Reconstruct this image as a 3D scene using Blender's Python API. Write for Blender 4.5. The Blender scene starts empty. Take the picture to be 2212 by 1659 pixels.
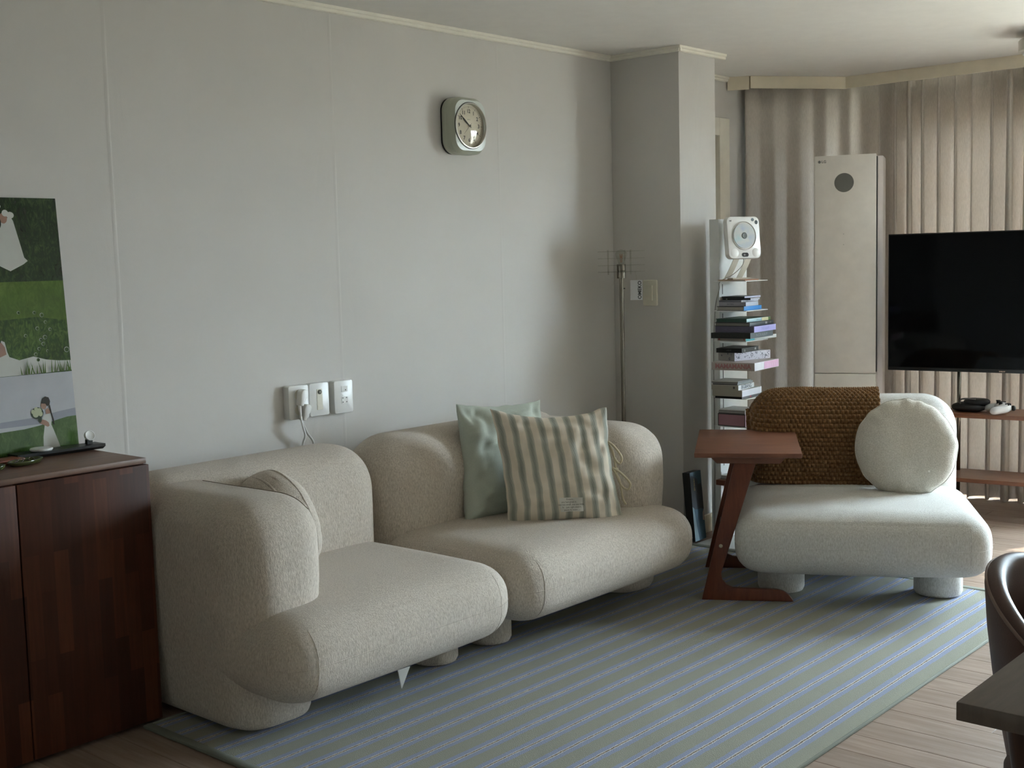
import bpy, bmesh, math, random
import numpy as np
from mathutils import Vector, Matrix, noise

# ------------------------------------------------------------------ camera
SC = bpy.context.scene
COL = SC.collection
F_PX, IMG_W = 2650.0, 2212.0
YAW, PITCH, ROLL = math.radians(48.77), math.radians(5.748), math.radians(-1.49)
CAM = Vector((-4.86, -3.58, 1.348))
fw = Vector((math.sin(YAW) * math.cos(PITCH), math.cos(YAW) * math.cos(PITCH), -math.sin(PITCH)))
rt = Vector((math.cos(YAW), -math.sin(YAW), 0))
dn = fw.cross(rt)
c_, s_ = math.cos(ROLL), math.sin(ROLL)
rt2, dn2 = rt * c_ - dn * s_, rt * s_ + dn * c_
cd = bpy.data.cameras.new('camera')
cam = bpy.data.objects.new('camera', cd)
COL.objects.link(cam)
cam.matrix_world = Matrix(((rt2.x, -dn2.x, -fw.x, CAM.x), (rt2.y, -dn2.y, -fw.y, CAM.y),
                           (rt2.z, -dn2.z, -fw.z, CAM.z), (0, 0, 0, 1)))
cd.sensor_width = 36
cd.lens = 36 * F_PX / IMG_W
cd.clip_start = 0.05
SC.camera = cam

# ------------------------------------------------------------------ light
world = bpy.data.worlds.new('world')
SC.world = world
world.use_nodes = True
bg = world.node_tree.nodes['Background']
_t = world.node_tree
_tc = _t.nodes.new('ShaderNodeTexCoord')
_sp = _t.nodes.new('ShaderNodeSeparateXYZ')
_t.links.new(_tc.outputs['Generated'], _sp.inputs[0])
_rp = _t.nodes.new('ShaderNodeValToRGB')
_rp.color_ramp.elements[0].position, _rp.color_ramp.elements[0].color = 0.47, (0.20, 0.20, 0.18, 1)
_rp.color_ramp.elements[1].position, _rp.color_ramp.elements[1].color = 0.53, (0.74, 0.865, 1.0, 1)
_mr = _t.nodes.new('ShaderNodeMapRange')
_mr.inputs['From Min'].default_value, _mr.inputs['From Max'].default_value = -1.0, 1.0
_t.links.new(_sp.outputs['Z'], _mr.inputs['Value'])
_t.links.new(_mr.outputs[0], _rp.inputs['Fac'])
_t.links.new(_rp.outputs['Color'], bg.inputs['Color'])
bg.inputs['Strength'].default_value = 13.5
SUN_AZ = Vector((0.865, -0.50, 0)).normalized()
SUN_EL = math.radians(44.5)
sd = bpy.data.lights.new('sun', 'SUN')
sd.energy = 1.9
sd.angle = math.radians(0.6)
sd.color = (1.0, 0.95, 0.90)
sun = bpy.data.objects.new('sun', sd)
COL.objects.link(sun)
sdir = -(SUN_AZ * math.cos(SUN_EL) + Vector((0, 0, math.sin(SUN_EL))))
sun.rotation_euler = sdir.to_track_quat('-Z', 'Y').to_euler()
sun.location = (6, -6, 6)
# light portal in the window opening (only guides sampling of the sky)
pd = bpy.data.lights.new('window_portal', 'AREA')
pd.shape = 'RECTANGLE'
pd.size, pd.size_y = 2.9, 2.1
pd.cycles.is_portal = True
po = bpy.data.objects.new('window_portal', pd)
COL.objects.link(po)
po.location = (1.98, -2.01, 1.15)
po.rotation_euler = Vector((-1, 0, 0)).to_track_quat('-Z', 'Z').to_euler()
vs = SC.view_settings
vs.view_transform = 'Standard'
vs.look = 'None'
vs.exposure = 2.8
vs.gamma = 1.0
vs.use_curve_mapping = False
SC.cycles.use_denoising = True
SC.cycles.max_bounces = 12
SC.cycles.diffuse_bounces = 6
SC.cycles.sample_clamp_indirect = 6.0

rng = random.Random(7)

# ------------------------------------------------------------------ materials
def lin(c):
    return c / 12.92 if c <= 0.04045 else ((c + 0.055) / 1.055) ** 2.4
def S(r, g, b):
    return (lin(r / 255), lin(g / 255), lin(b / 255), 1)

class NT:
    def __init__(self, name):
        self.m = bpy.data.materials.new(name)
        self.m.use_nodes = True
        self.t = self.m.node_tree
        self.b = self.t.nodes['Principled BSDF']
        self.out = self.t.nodes['Material Output']
    def n(self, typ, **kw):
        nd = self.t.nodes.new(typ)
        for k, v in kw.items():
            if k.startswith('i_'):
                key = k[2:]
                nd.inputs[int(key) if key.isdigit() else key].default_value = v
            else:
                setattr(nd, k, v)
        return nd
    def l(self, a, b):
        self.t.links.new(a, b)
    def coord(self, kind='Object', scale=(1, 1, 1), rot=(0, 0, 0)):
        tc = self.n('ShaderNodeTexCoord')
        mp = self.n('ShaderNodeMapping')
        mp.inputs['Scale'].default_value = scale
        mp.inputs['Rotation'].default_value = rot
        self.l(tc.outputs[kind], mp.inputs['Vector'])
        return mp.outputs['Vector']
    def noise(self, vec, scale, detail=3, rough=0.55, dist=0.0):
        nd = self.n('ShaderNodeTexNoise')
        nd.inputs['Scale'].default_value = scale
        nd.inputs['Detail'].default_value = detail
        nd.inputs['Roughness'].default_value = rough
        nd.inputs['Distortion'].default_value = dist
        self.l(vec, nd.inputs['Vector'])
        return nd.outputs['Fac']
    def ramp(self, fac, stops, interp='LINEAR'):
        nd = self.n('ShaderNodeValToRGB')
        cr = nd.color_ramp
        cr.interpolation = interp
        cr.elements[0].position, cr.elements[0].color = stops[0]
        cr.elements[1].position, cr.elements[1].color = stops[-1]
        for p, c in stops[1:-1]:
            cr.elements.new(p).color = c
        self.l(fac, nd.inputs['Fac'])
        return nd.outputs['Color']
    def math(self, op, a, b=0.0, c=0.0):
        nd = self.n('ShaderNodeMath', operation=op)
        for i, v in enumerate((a, b, c)):
            if hasattr(v, 'links') or hasattr(v, 'is_output'):
                self.l(v, nd.inputs[i])
            else:
                nd.inputs[i].default_value = v
        return nd.outputs[0]
    def mix(self, fac, a, b, blend='MIX'):
        nd = self.n('ShaderNodeMix', data_type='RGBA', blend_type=blend)
        for idx, v in ((0, fac), (6, a), (7, b)):
            if hasattr(v, 'is_output'):
                self.l(v, nd.inputs[idx])
            else:
                nd.inputs[idx].default_value = v
        return nd.outputs[2]
    def bump(self, h, strength=0.5, dist=0.002):
        nd = self.n('ShaderNodeBump')
        nd.inputs['Strength'].default_value = strength
        nd.inputs['Distance'].default_value = dist
        self.l(h, nd.inputs['Height'])
        self.l(nd.outputs['Normal'], self.b.inputs['Normal'])
    def col(self, v):
        if hasattr(v, 'is_output'):
            self.l(v, self.b.inputs['Base Color'])
        else:
            self.b.inputs['Base Color'].default_value = v
    def set(self, rough=0.6, metal=0.0, spec=None, coat=None, sheen=None):
        self.b.inputs['Roughness'].default_value = rough
        self.b.inputs['Metallic'].default_value = metal
        if spec is not None:
            self.b.inputs['Specular IOR Level'].default_value = spec
        if coat is not None:
            self.b.inputs['Coat Weight'].default_value = coat
        if sheen is not None:
            self.b.inputs['Sheen Weight'].default_value = sheen
            self.b.inputs['Sheen Roughness'].default_value = 0.5

MATS = {}
def plain(name, rgb, rough=0.55, metal=0.0, spec=None, coat=None, var=0.04, bscale=0, bdist=0.0005):
    """a procedural surface: base colour with faint mottling, optional fine relief"""
    if name in MATS:
        return MATS[name]
    t = NT(name)
    base = S(*rgb)
    v = t.coord()
    f = t.noise(v, 14, 3)
    lo = tuple(x * (1 - var) for x in base[:3]) + (1,)
    hi = tuple(min(1, x * (1 + var)) for x in base[:3]) + (1,)
    t.col(t.ramp(f, [(0.3, lo), (0.7, hi)]))
    t.set(rough, metal, spec, coat)
    if bscale:
        t.bump(t.noise(v, bscale, 2), 0.4, bdist)
    MATS[name] = t.m
    return t.m

def m_wall():
    t = NT('wallpaper')
    v = t.coord()
    big = t.noise(v, 1.3, 2)
    t.col(t.ramp(big, [(0.3, S(201, 198, 194)), (0.7, S(208, 205, 201))]))
    weave = t.noise(t.coord(scale=(1, 1, 1)), 260, 2)
    slub = t.noise(t.coord(scale=(6, 6, 90)), 6, 2)
    wr = t.noise(t.coord(scale=(3.0, 3.0, 1.2)), 2.2, 3, 0.5, 0.6)
    h = t.math('ADD', t.math('MULTIPLY', weave, 0.10), t.math('MULTIPLY', slub, 0.05))
    h = t.math('ADD', h, t.math('MULTIPLY', wr, 1.2))
    t.bump(h, 0.35, 0.006)
    t.set(0.75, spec=0.25)
    return t.m
M_WALL = m_wall()

def m_floor(name, shade):
    t = NT(name)
    v = t.coord(scale=(14, 1.1, 14))
    f1 = t.noise(v, 3.2, 5, 0.6, 0.5)
    f2 = t.noise(t.coord(scale=(60, 2.0, 60)), 3, 3)
    a = tuple(x * shade for x in S(136, 116, 102)[:3]) + (1,)
    b = tuple(x * shade for x in S(176, 157, 143)[:3]) + (1,)
    c1 = t.ramp(f1, [(0.25, a), (0.75, b)])
    c2 = t.mix(t.math('MULTIPLY', f2, 0.35), c1, S(122, 100, 86))
    t.col(c2)
    t.set(0.48, spec=0.3)
    t.bump(f2, 0.15, 0.0006)
    return t.m
M_FLOORS = [m_floor('floor_oak_%d' % i, s) for i, s in enumerate((0.92, 1.0, 1.07))]
M_CEIL = plain('ceiling_paper', (226, 224, 219), 0.85, var=0.02, bscale=90, bdist=0.0008)
M_TRIM = plain('trim_paint', (232, 228, 216), 0.4)
M_CREAMTRIM = plain('curtain_box_paint', (228, 218, 196), 0.4)
M_WHITE = plain('white_plastic', (226, 226, 224), 0.32)
M_IVORY = plain('ivory_plastic', (220, 216, 200), 0.35)
M_BLACK = plain('black_plastic', (14, 14, 15), 0.4)

def m_boucle(name, rgb_lo, rgb_hi):
    t = NT(name)
    f = t.noise(t.coord(scale=(1, 1, 0.34)), 250, 4, 0.62, 0.5)
    g = t.noise(t.coord(), 420, 2)
    big = t.noise(t.coord(), 3.0, 2)
    h = t.math('ADD', f, t.math('MULTIPLY', g, 0.25))
    c = t.ramp(f, [(0.28, S(*rgb_lo)), (0.66, S(*rgb_hi))])
    c = t.mix(t.math('MULTIPLY', big, 0.12), c, S(*rgb_lo))
    t.col(c)
    t.bump(h, 0.6, 0.0035)
    t.set(0.95, spec=0.12, sheen=0.15)
    return t.m
M_SOFA = m_boucle('boucle_beige', (166, 155, 142), (212, 202, 190))
M_SOFA_LIT = m_boucle('boucle_beige_lit', (180, 178, 172), (218, 217, 213))  # sofa fabric again, with the chair's stronger window light put into the colour
M_SEAM = plain('seam_thread', (112, 100, 84), 0.95)

def m_wood_staves():
    t = NT('acacia_staves')
    v = t.coord(rot=(math.radians(90), 0, 0))
    tc = t.n('ShaderNodeTexCoord')
    sp = t.n('ShaderNodeSeparateXYZ')
    t.l(tc.outputs['Object'], sp.inputs[0])
    cb = t.n('ShaderNodeCombineXYZ')
    t.l(sp.outputs['Z'], cb.inputs['X'])
    t.l(sp.outputs['X'], cb.inputs['Y'])
    br = t.n('ShaderNodeTexBrick')
    br.offset = 0.37
    br.inputs['Scale'].default_value = 1.0
    br.inputs['Brick Width'].default_value = 0.29
    br.inputs['Row Height'].default_value = 0.043
    br.inputs['Mortar Size'].default_value = 0.0
    br.inputs['Bias'].default_value = -0.1
    br.inputs['Color1'].default_value = (0, 0, 0, 1)
    br.inputs['Color2'].default_value = (1, 1, 1, 1)
    t.l(cb.outputs[0], br.inputs['Vector'])
    g1 = t.noise(t.coord(scale=(70, 70, 3.2)), 2.0, 5, 0.6, 0.4)
    g2 = t.noise(t.coord(scale=(18, 18, 1.0)), 2.0, 4, 0.6, 1.0)
    sel = t.math('ADD', t.math('MULTIPLY', br.outputs['Color'], 0.45), t.math('MULTIPLY', g2, 0.45))
    c = t.ramp(sel, [(0.12, S(56, 30, 20)), (0.45, S(84, 46, 30)), (0.8, S(116, 68, 42))])
    c = t.mix(t.math('MULTIPLY', g1, 0.55), c, S(44, 22, 14))
    t.col(c)
    t.set(0.55, spec=0.22)
    t.bump(g1, 0.12, 0.0006)
    return t.m
M_CAB = m_wood_staves()

def m_grain(name, lo, hi, axis_scale, rough=0.4, coat=None):
    t = NT(name)
    g = t.noise(t.coord(scale=axis_scale), 2.5, 5, 0.6, 0.5)
    g2 = t.noise(t.coord(scale=tuple(s * 3 for s in axis_scale)), 3, 3)
    c = t.ramp(g, [(0.25, S(*lo)), (0.75, S(*hi))])
    c = t.mix(t.math('MULTIPLY', g2, 0.3), c, S(*lo))
    t.col(c)
    t.set(rough, spec=0.45, coat=coat)
    t.bump(g2, 0.08, 0.0004)
    return t.m
M_CABTOP = m_grain('cabinet_top_wood', (82, 56, 42), (118, 84, 64), (2, 30, 30), 0.45)
M_TABLE = m_grain('cherry_wood', (100, 62, 46), (136, 90, 68), (3, 24, 3), 0.4)
M_TABLELEG = m_grain('cherry_wood_frame', (84, 40, 24), (118, 62, 38), (24, 24, 4), 0.38)
M_DINING = m_grain('dining_table_wood', (88, 78, 72), (108, 96, 88), (4, 30, 4), 0.32)
M_DININGLEG = m_grain('dining_leg_wood', (46, 28, 20), (74, 46, 30), (24, 24, 3), 0.4)
M_SHELF = m_grain('walnut_shelf', (104, 66, 48), (146, 98, 70), (3, 24, 24), 0.35)

def m_rug():
    t = NT('rug_stripes')
    tc = t.n('ShaderNodeTexCoord')
    sp = t.n('ShaderNodeSeparateXYZ')
    t.l(tc.outputs['Object'], sp.inputs[0])
    wob = t.noise(t.coord(scale=(8, 8, 8)), 4, 2)
    fine = t.noise(t.coord(), 420, 2)
    wob2 = t.noise(t.coord(scale=(1, 1, 1)), 160, 2)
    y = t.math('ADD', sp.outputs['Y'], t.math('MULTIPLY', wob, 0.004))
    y = t.math('ADD', y, t.math('MULTIPLY', wob2, 0.006))
    # stripe centres at y = -2.004 + k * 0.0964
    ph = t.math('DIVIDE', t.math('ADD', y, 2.004 + 0.0964 * 40 + 0.0482 - 0.005), 0.0964)
    fr = t.math('FRACT', ph)
    sage, blue = S(158, 158, 142), S(150, 160, 192)
    white, brown = S(222, 218, 208), S(112, 90, 76)
    e = 0.004
    c = t.ramp(fr, [(0.0, sage), (0.25, sage), (0.28, blue), (0.44, blue), (0.45, white), (0.478, white),
                    (0.484, brown), (0.516, brown), (0.522, white), (0.55, white), (0.56, blue), (0.72, blue),
                    (0.75, sage), (1.0, sage)])
    big = t.noise(t.coord(), 2.4, 3)
    c = t.mix(t.math('MULTIPLY', fine, 0.30), c, S(112, 112, 104))
    c = t.mix(t.math('MULTIPLY', big, 0.10), c, S(120, 122, 120))
    t.col(c)
    t.set(0.97, spec=0.08, sheen=0.1)
    t.bump(fine, 0.8, 0.004)
    return t.m
M_RUG = m_rug()
M_RUGEDGE = plain('rug_binding', (126, 130, 120), 0.95, bscale=300, bdist=0.001)

def m_curtain():
    t = NT('curtain_linen')
    wv = t.noise(t.coord(scale=(1, 1, 0.15)), 320, 2)
    c = t.ramp(wv, [(0.3, S(206, 198, 190)), (0.7, S(222, 214, 206))])
    t.col(c)
    t.set(0.9, spec=0.1)
    t.bump(wv, 0.15, 0.0008)
    tr = t.n('ShaderNodeBsdfTranslucent')
    t.l(c, tr.inputs['Color'])
    mx = t.n('ShaderNodeMixShader')
    mx.inputs[0].default_value = 0.12
    t.l(t.b.outputs[0], mx.inputs[1])
    t.l(tr.outputs[0], mx.inputs[2])
    t.l(mx.outputs[0], t.out.inputs['Surface'])
    return t.m
M_CURTAIN = m_curtain()

def m_clear(name, tint=(1, 1, 1, 1), gloss=0.1, rough=0.02):
    """thin clear sheet: mostly transparent with a fresnel sheen"""
    t = NT(name)
    tp = t.n('ShaderNodeBsdfTransparent')
    tp.inputs['Color'].default_value = tint
    gl = t.n('ShaderNodeBsdfGlossy')
    gl.inputs['Roughness'].default_value = rough
    lw = t.n('ShaderNodeLayerWeight')
    lw.inputs['Blend'].default_value = 0.5
    fac = t.math('ADD', t.math('MULTIPLY', t.math('POWER', lw.outputs['Facing'], 4.0), 0.75), gloss)
    mx = t.n('ShaderNodeMixShader')
    t.l(fac, mx.inputs[0])
    t.l(tp.outputs[0], mx.inputs[1])
    t.l(gl.outputs[0], mx.inputs[2])
    t.l(mx.outputs[0], t.out.inputs['Surface'])
    return t.m
M_PANE = m_clear('window_glass', (0.94, 0.97, 0.96, 1), 0.05)
M_DIMPANE = m_clear('dimmed_window_pane', (0.05, 0.06, 0.066, 1), 0.04, .3)  # dark tint added to hold back the sky through the bay pane
M_ACRYL = m_clear('clear_acrylic', (0.93, 0.93, 0.90, 1), 0.10)
M_CLOCKGLASS = m_clear('clock_glass', (0.96, 0.96, 0.95, 1), 0.05, 0.0)

def m_metal(name, rgb, rough):
    t = NT(name)
    f = t.noise(t.coord(), 40, 2)
    b = S(*rgb)
    t.col(t.ramp(f, [(0.3, tuple(x * .94 for x in b[:3]) + (1,)), (0.7, b)]))
    t.set(rough, 1.0)
    return t.m
M_CHROME = m_metal('brushed_nickel', (132, 126, 116), 0.25)
M_BRASS = m_metal('bolt_metal', (200, 190, 165), 0.4)

def m_knit():
    t = NT('brown_knit')
    f = t.noise(t.coord(), 300, 3)
    b = t.noise(t.coord(), 5, 2)
    c = t.ramp(f, [(0.3, S(104, 74, 42)), (0.7, S(142, 106, 66))])
    c = t.mix(t.math('MULTIPLY', b, 0.2), c, S(96, 66, 38))
    t.col(c)
    t.bump(f, 0.4, 0.002)
    t.set(0.95, spec=0.1, sheen=0.2)
    return t.m
M_KNIT = m_knit()

def m_cloth(name, lo, hi, scale=500, bd=0.0015):
    t = NT(name)
    f = t.noise(t.coord(), scale, 2)
    b = t.noise(t.coord(), 6, 2)
    c = t.ramp(f, [(0.3, S(*lo)), (0.7, S(*hi))])
    c = t.mix(t.math('MULTIPLY', b, 0.15), c, S(*lo))
    t.col(c)
    t.bump(f, 0.4, bd)
    t.set(0.9, spec=0.12, sheen=0.1)
    return t.m
M_SAGE = m_cloth('sage_cotton', (164, 170, 158), (184, 190, 178), 700, 0.0008)
M_TEDDY = m_cloth('cream_teddy', (184, 179, 168), (216, 212, 203), 240, 0.005)
M_STRING = m_cloth('cotton_string', (188, 176, 148), (206, 194, 166), 600)

def m_striped():
    t = NT('striped_cotton')
    tc = t.n('ShaderNodeTexCoord')
    sp = t.n('ShaderNodeSeparateXYZ')
    t.l(tc.outputs['UV'], sp.inputs[0])
    ph = t.math('MULTIPLY', sp.outputs['X'], 8.6)
    fr = t.math('FRACT', t.math('ADD', ph, 0.15))
    cream, gr = S(216, 206, 190), S(96, 112, 108)
    band = t.ramp(fr, [(0.0, (0, 0, 0, 1)), (0.22, (0, 0, 0, 1)), (0.26, (0.55, 0.55, 0.55, 1)), (0.45, (1, 1, 1, 1)),
                       (0.55, (1, 1, 1, 1)), (0.74, (0.55, 0.55, 0.55, 1)), (0.78, (0, 0, 0, 1)), (1, (0, 0, 0, 1))])
    fine = t.math('MULTIPLY', t.math('ADD', t.math('SINE', t.math('MULTIPLY', sp.outputs['X'], 8.6 * 6.2832 * 13)), 1.0), 0.5)
    k = t.math('MULTIPLY', band, t.math('ADD', t.math('MULTIPLY', fine, 0.55), 0.45))
    c = t.mix(k, cream, gr)
    f = t.noise(t.coord(), 600, 2)
    t.col(t.mix(t.math('MULTIPLY', f, 0.15), c, S(170, 158, 138)))
    t.bump(f, 0.4, 0.001)
    t.set(0.9, spec=0.12)
    return t.m
M_STRIPED = m_striped()

def m_grass(name, lo, mid, hi, sc):
    t = NT(name)
    f = t.noise(t.coord('Object', scale=(1, 1, 0.45), rot=(0, math.radians(25), 0)), sc, 6, 0.7, 1.6)
    b = t.noise(t.coord(), 7, 3)
    k = t.math('ADD', t.math('MULTIPLY', f, 0.75), t.math('MULTIPLY', b, 0.3))
    t.col(t.ramp(k, [(0.3, S(*lo)), (0.52, S(*mid)), (0.74, S(*hi))]))
    t.set(0.16, spec=0.4)
    return t.m
M_LEATHER = plain('brown_leather', (74, 48, 40), 0.48, var=0.1, bscale=240, bdist=0.0006)

# ------------------------------------------------------------------ builders
OFF = {}
def tag(o, label=None, cat=None, group=None, kind=None):
    if label: o['label'] = label
    if cat: o['category'] = cat
    if group: o['group'] = group
    if kind: o['kind'] = kind
    return o

def thing(name, label, cat, loc=(0, 0, 0), rz=0.0, group=None, local=False):
    """Empty at the base of a thing; parts are given in world axes unless local"""
    o = bpy.data.objects.new(name, None)
    o.empty_display_size = 0.1
    COL.objects.link(o)
    o.location = loc
    o.rotation_euler = (0, 0, rz)
    OFF[o] = Vector((0, 0, 0)) if local else Vector(loc)
    return tag(o, label, cat, group)

def mk(name, verts, faces, mat, parent=None, smooth=False, origin=None, uvs=None, fmat=None, sharp=None):
    off = Vector((0, 0, 0))
    if parent is not None:
        off = OFF.get(parent, Vector((0, 0, 0)))
    elif origin is not None:
        off = Vector(origin)
    V = np.asarray(verts, dtype=float) - np.array(off)
    me = bpy.data.meshes.new(name)
    me.from_pydata([tuple(v) for v in V], [], faces)
    mats = mat if isinstance(mat, (list, tuple)) else [mat]
    for m in mats:
        me.materials.append(m)
    if fmat is not None:
        me.polygons.foreach_set('material_index', fmat)
    if smooth:
        me.polygons.foreach_set('use_smooth', [True] * len(me.polygons))
        if sharp is not None:
            me.set_sharp_from_angle(angle=math.radians(sharp))
    if uvs is not None:
        ul = me.uv_layers.new(name='UVMap')
        for lp in me.loops:
            ul.data[lp.index].uv = uvs[lp.vertex_index]
    me.update()
    o = bpy.data.objects.new(name, me)
    COL.objects.link(o)
    if parent is not None:
        o.parent = parent
        OFF[o] = off
    else:
        o.location = off
        OFF[o] = off
    return o

BOXF = [(0, 3, 2, 1), (4, 5, 6, 7), (0, 1, 5, 4), (1, 2, 6, 5), (2, 3, 7, 6), (3, 0, 4, 7)]
def boxv(x0, x1, y0, y1, z0, z1):
    return [(x0, y0, z0), (x1, y0, z0), (x1, y1, z0), (x0, y1, z0), (x0, y0, z1), (x1, y0, z1), (x1, y1, z1), (x0, y1, z1)]

def bev(verts, faces, w, seg=2, angle=30):
    bm = bmesh.new()
    vs_ = [bm.verts.new(v) for v in verts]
    for f in faces:
        bm.faces.new([vs_[i] for i in f])
    bm.normal_update()
    bmesh.ops.recalc_face_normals(bm, faces=bm.faces[:])
    ed = [e for e in bm.edges if len(e.link_faces) == 2 and e.calc_face_angle(0) > math.radians(angle)]
    bmesh.ops.bevel(bm, geom=ed, offset=w, segments=seg, profile=0.5, affect='EDGES')
    bm.verts.index_update()
    v = [tuple(x.co) for x in bm.verts]
    f = [tuple(x.index for x in fc.verts) for fc in bm.faces]
    bm.free()
    return v, f

def box(name, x0, x1, y0, y1, z0, z1, mat, parent=None, b=0.0, seg=2, origin=None):
    v, f = boxv(x0, x1, y0, y1, z0, z1), BOXF
    if b > 0:
        v, f = bev(v, f, b, seg)
        return mk(name, v, f, mat, parent, True, origin, sharp=35)
    return mk(name, v, f, mat, parent, False, origin)

def prism(poly, d0, d1, frame):
    """polygon (a,b) extruded from d0 to d1; frame(a,b,d) -> xyz"""
    n = len(poly)
    v = [frame(a, b_, d0) for a, b_ in poly] + [frame(a, b_, d1) for a, b_ in poly]
    f = [tuple(range(n - 1, -1, -1)), tuple(range(n, 2 * n))]
    f += [(i, (i + 1) % n, n + (i + 1) % n, n + i) for i in range(n)]
    return v, f

def fixn(v, f):
    bm = bmesh.new()
    vs_ = [bm.verts.new(x) for x in v]
    for q in f:
        bm.faces.new([vs_[i] for i in q])
    bmesh.ops.recalc_face_normals(bm, faces=bm.faces[:])
    bm.verts.index_update()
    f2 = [tuple(x.index for x in fc.verts) for fc in bm.faces]
    bm.free()
    return v, f2

def cubegrid(n):
    """cube surface of n*n quads a face, coordinates in -1..1, welded"""
    key, V, Fc = {}, [], []
    def vid(p):
        k = tuple(int(round((c + 1) * n / 2)) for c in p)
        if k not in key:
            key[k] = len(V)
            V.append(tuple(k_ * 2 / n - 1 for k_ in k))
        return key[k]
    for ax in range(3):
        for sg in (-1, 1):
            a, b_ = (ax + 1) % 3, (ax + 2) % 3
            for i in range(n):
                for j in range(n):
                    q = []
                    for di, dj in ((0, 0), (1, 0), (1, 1), (0, 1)):
                        p = [0, 0, 0]
                        p[ax] = sg
                        p[a] = (i + di) * 2 / n - 1
                        p[b_] = (j + dj) * 2 / n - 1
                        q.append(vid(p))
                    Fc.append(tuple(q) if sg > 0 else tuple(reversed(q)))
    return np.array(V), Fc
CG = {n: cubegrid(n) for n in (12, 20, 36)}

def rbox(lo, hi, r, n=36, puff=(0, 0, 0), rlow=None, fn=None, p=2.0):
    """soft box: corners rounded with ellipsoid radii r; rlow = z radius at the bottom"""
    lo, hi, r = np.array(lo, float), np.array(hi, float), np.array(r, float)
    c, h = (lo + hi) / 2, (hi - lo) / 2
    U, Fc = CG[n]
    P = U * h
    R = np.tile(r, (len(P), 1))
    if rlow is not None:
        R[P[:, 2] < 0, 2] = rlow
    inner = np.maximum(h - R, 0)
    q = np.clip(P, -inner, inner)
    d = (P - q) / R
    ln = (np.abs(d) ** p).sum(1) ** (1 / p)
    ln[ln == 0] = 1
    out = q + R * d / ln[:, None]
    for ax in range(3):
        if puff[ax]:
            a, b_ = (ax + 1) % 3, (ax + 2) % 3
            w = (1 - (out[:, a] / h[a]) ** 2).clip(0) * (1 - (out[:, b_] / h[b_]) ** 2).clip(0)
            out[:, ax] += np.sign(P[:, ax]) * (np.abs(U[:, ax]) > 0.999) * puff[ax] * w
    out = out + c
    if fn is not None:
        out = fn(out)
    return out, Fc

def tube(pts, rad, seg=8, cap=True, closed=False):
    pts = [Vector(p) for p in pts]
    n = len(pts)
    rads = rad if isinstance(rad, (list, tuple)) else [rad] * n
    V, Fc = [], []
    up = Vector((0, 0, 1))
    prev = None
    for i, p in enumerate(pts):
        if closed:
            t = (pts[(i + 1) % n] - pts[i - 1]).normalized()
        else:
            t = (pts[min(i + 1, n - 1)] - pts[max(i - 1, 0)]).normalized()
        if prev is None:
            a = t.cross(up) if abs(t.dot(up)) < 0.95 else t.cross(Vector((1, 0, 0)))
        else:
            a = prev - t * prev.dot(t)
        a.normalize()
        b_ = t.cross(a)
        prev = a
        for k in range(seg):
            th = 2 * math.pi * k / seg
            V.append(p + (a * math.cos(th) + b_ * math.sin(th)) * rads[i])
    rng_ = n if closed else n - 1
    for i in range(rng_):
        for k in range(seg):
            i2 = (i + 1) % n
            Fc.append((i * seg + k, i * seg + (k + 1) % seg, i2 * seg + (k + 1) % seg, i2 * seg + k))
    if cap and not closed:
        Fc.append(tuple(reversed(range(seg))))
        Fc.append(tuple((n - 1) * seg + k for k in range(seg)))
    return [tuple(v) for v in V], Fc

def lathe(prof, seg=32, c=(0, 0, 0), cap=True):
    """profile [(r,z)] turned about z through c"""
    V, Fc = [], []
    for r, z in prof:
        for k in range(seg):
            th = 2 * math.pi * k / seg
            V.append((c[0] + r * math.cos(th), c[1] + r * math.sin(th), c[2] + z))
    for i in range(len(prof) - 1):
        for k in range(seg):
            Fc.append((i * seg + k, i * seg + (k + 1) % seg, (i + 1) * seg + (k + 1) % seg, (i + 1) * seg + k))
    if cap:
        Fc.append(tuple(reversed(range(seg))))
        Fc.append(tuple((len(prof) - 1) * seg + k for k in range(seg)))
    return fixn(V, Fc)

def xf(verts, o, ex, ey, ez):
    """map local coordinates into the frame (o; ex, ey, ez)"""
    o, ex, ey, ez = (np.array(tuple(q), float) for q in (o, ex, ey, ez))
    V = np.asarray(verts, float)
    return o + V[:, :1] * ex + V[:, 1:2] * ey + V[:, 2:3] * ez

def spline(pts, n=40):
    P = [Vector(p) for p in pts]
    P = [P[0] * 2 - P[1]] + P + [P[-1] * 2 - P[-2]]
    out = []
    m = len(P) - 3
    for i in range(n + 1):
        t = i / n * m
        k = min(int(t), m - 1)
        u = t - k
        a, b_, c, d = P[k:k + 4]
        out.append(0.5 * ((2 * b_) + (c - a) * u + (2 * a - 5 * b_ + 4 * c - d) * u * u + (3 * b_ - a - 3 * c + d) * u ** 3))
    return out

def text(name, s, size, mat, parent, o, ex, ey, align='CENTER', bold=0.0, sx=1.0, extrude=0.0):
    cu = bpy.data.curves.new(name, 'FONT')
    cu.body = s
    cu.size = size
    cu.align_x = align
    cu.align_y = 'CENTER'
    cu.offset = bold
    cu.resolution_u = 3
    ob = bpy.data.objects.new(name, cu)
    me = bpy.data.meshes.new_from_object(ob)
    V = np.array([v.co[:] for v in me.vertices]) if len(me.vertices) else np.zeros((0, 3))
    Fc = [tuple(p.vertices) for p in me.polygons]
    bpy.data.objects.remove(ob)
    bpy.data.curves.remove(cu)
    bpy.data.meshes.remove(me)
    if not len(V):
        return None
    V = V * np.array((sx, 1, 1))
    ex, ey = Vector(ex).normalized(), Vector(ey).normalized()
    return mk(name, xf(V, o, ex, ey, ex.cross(ey)), Fc, mat, parent)

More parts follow.
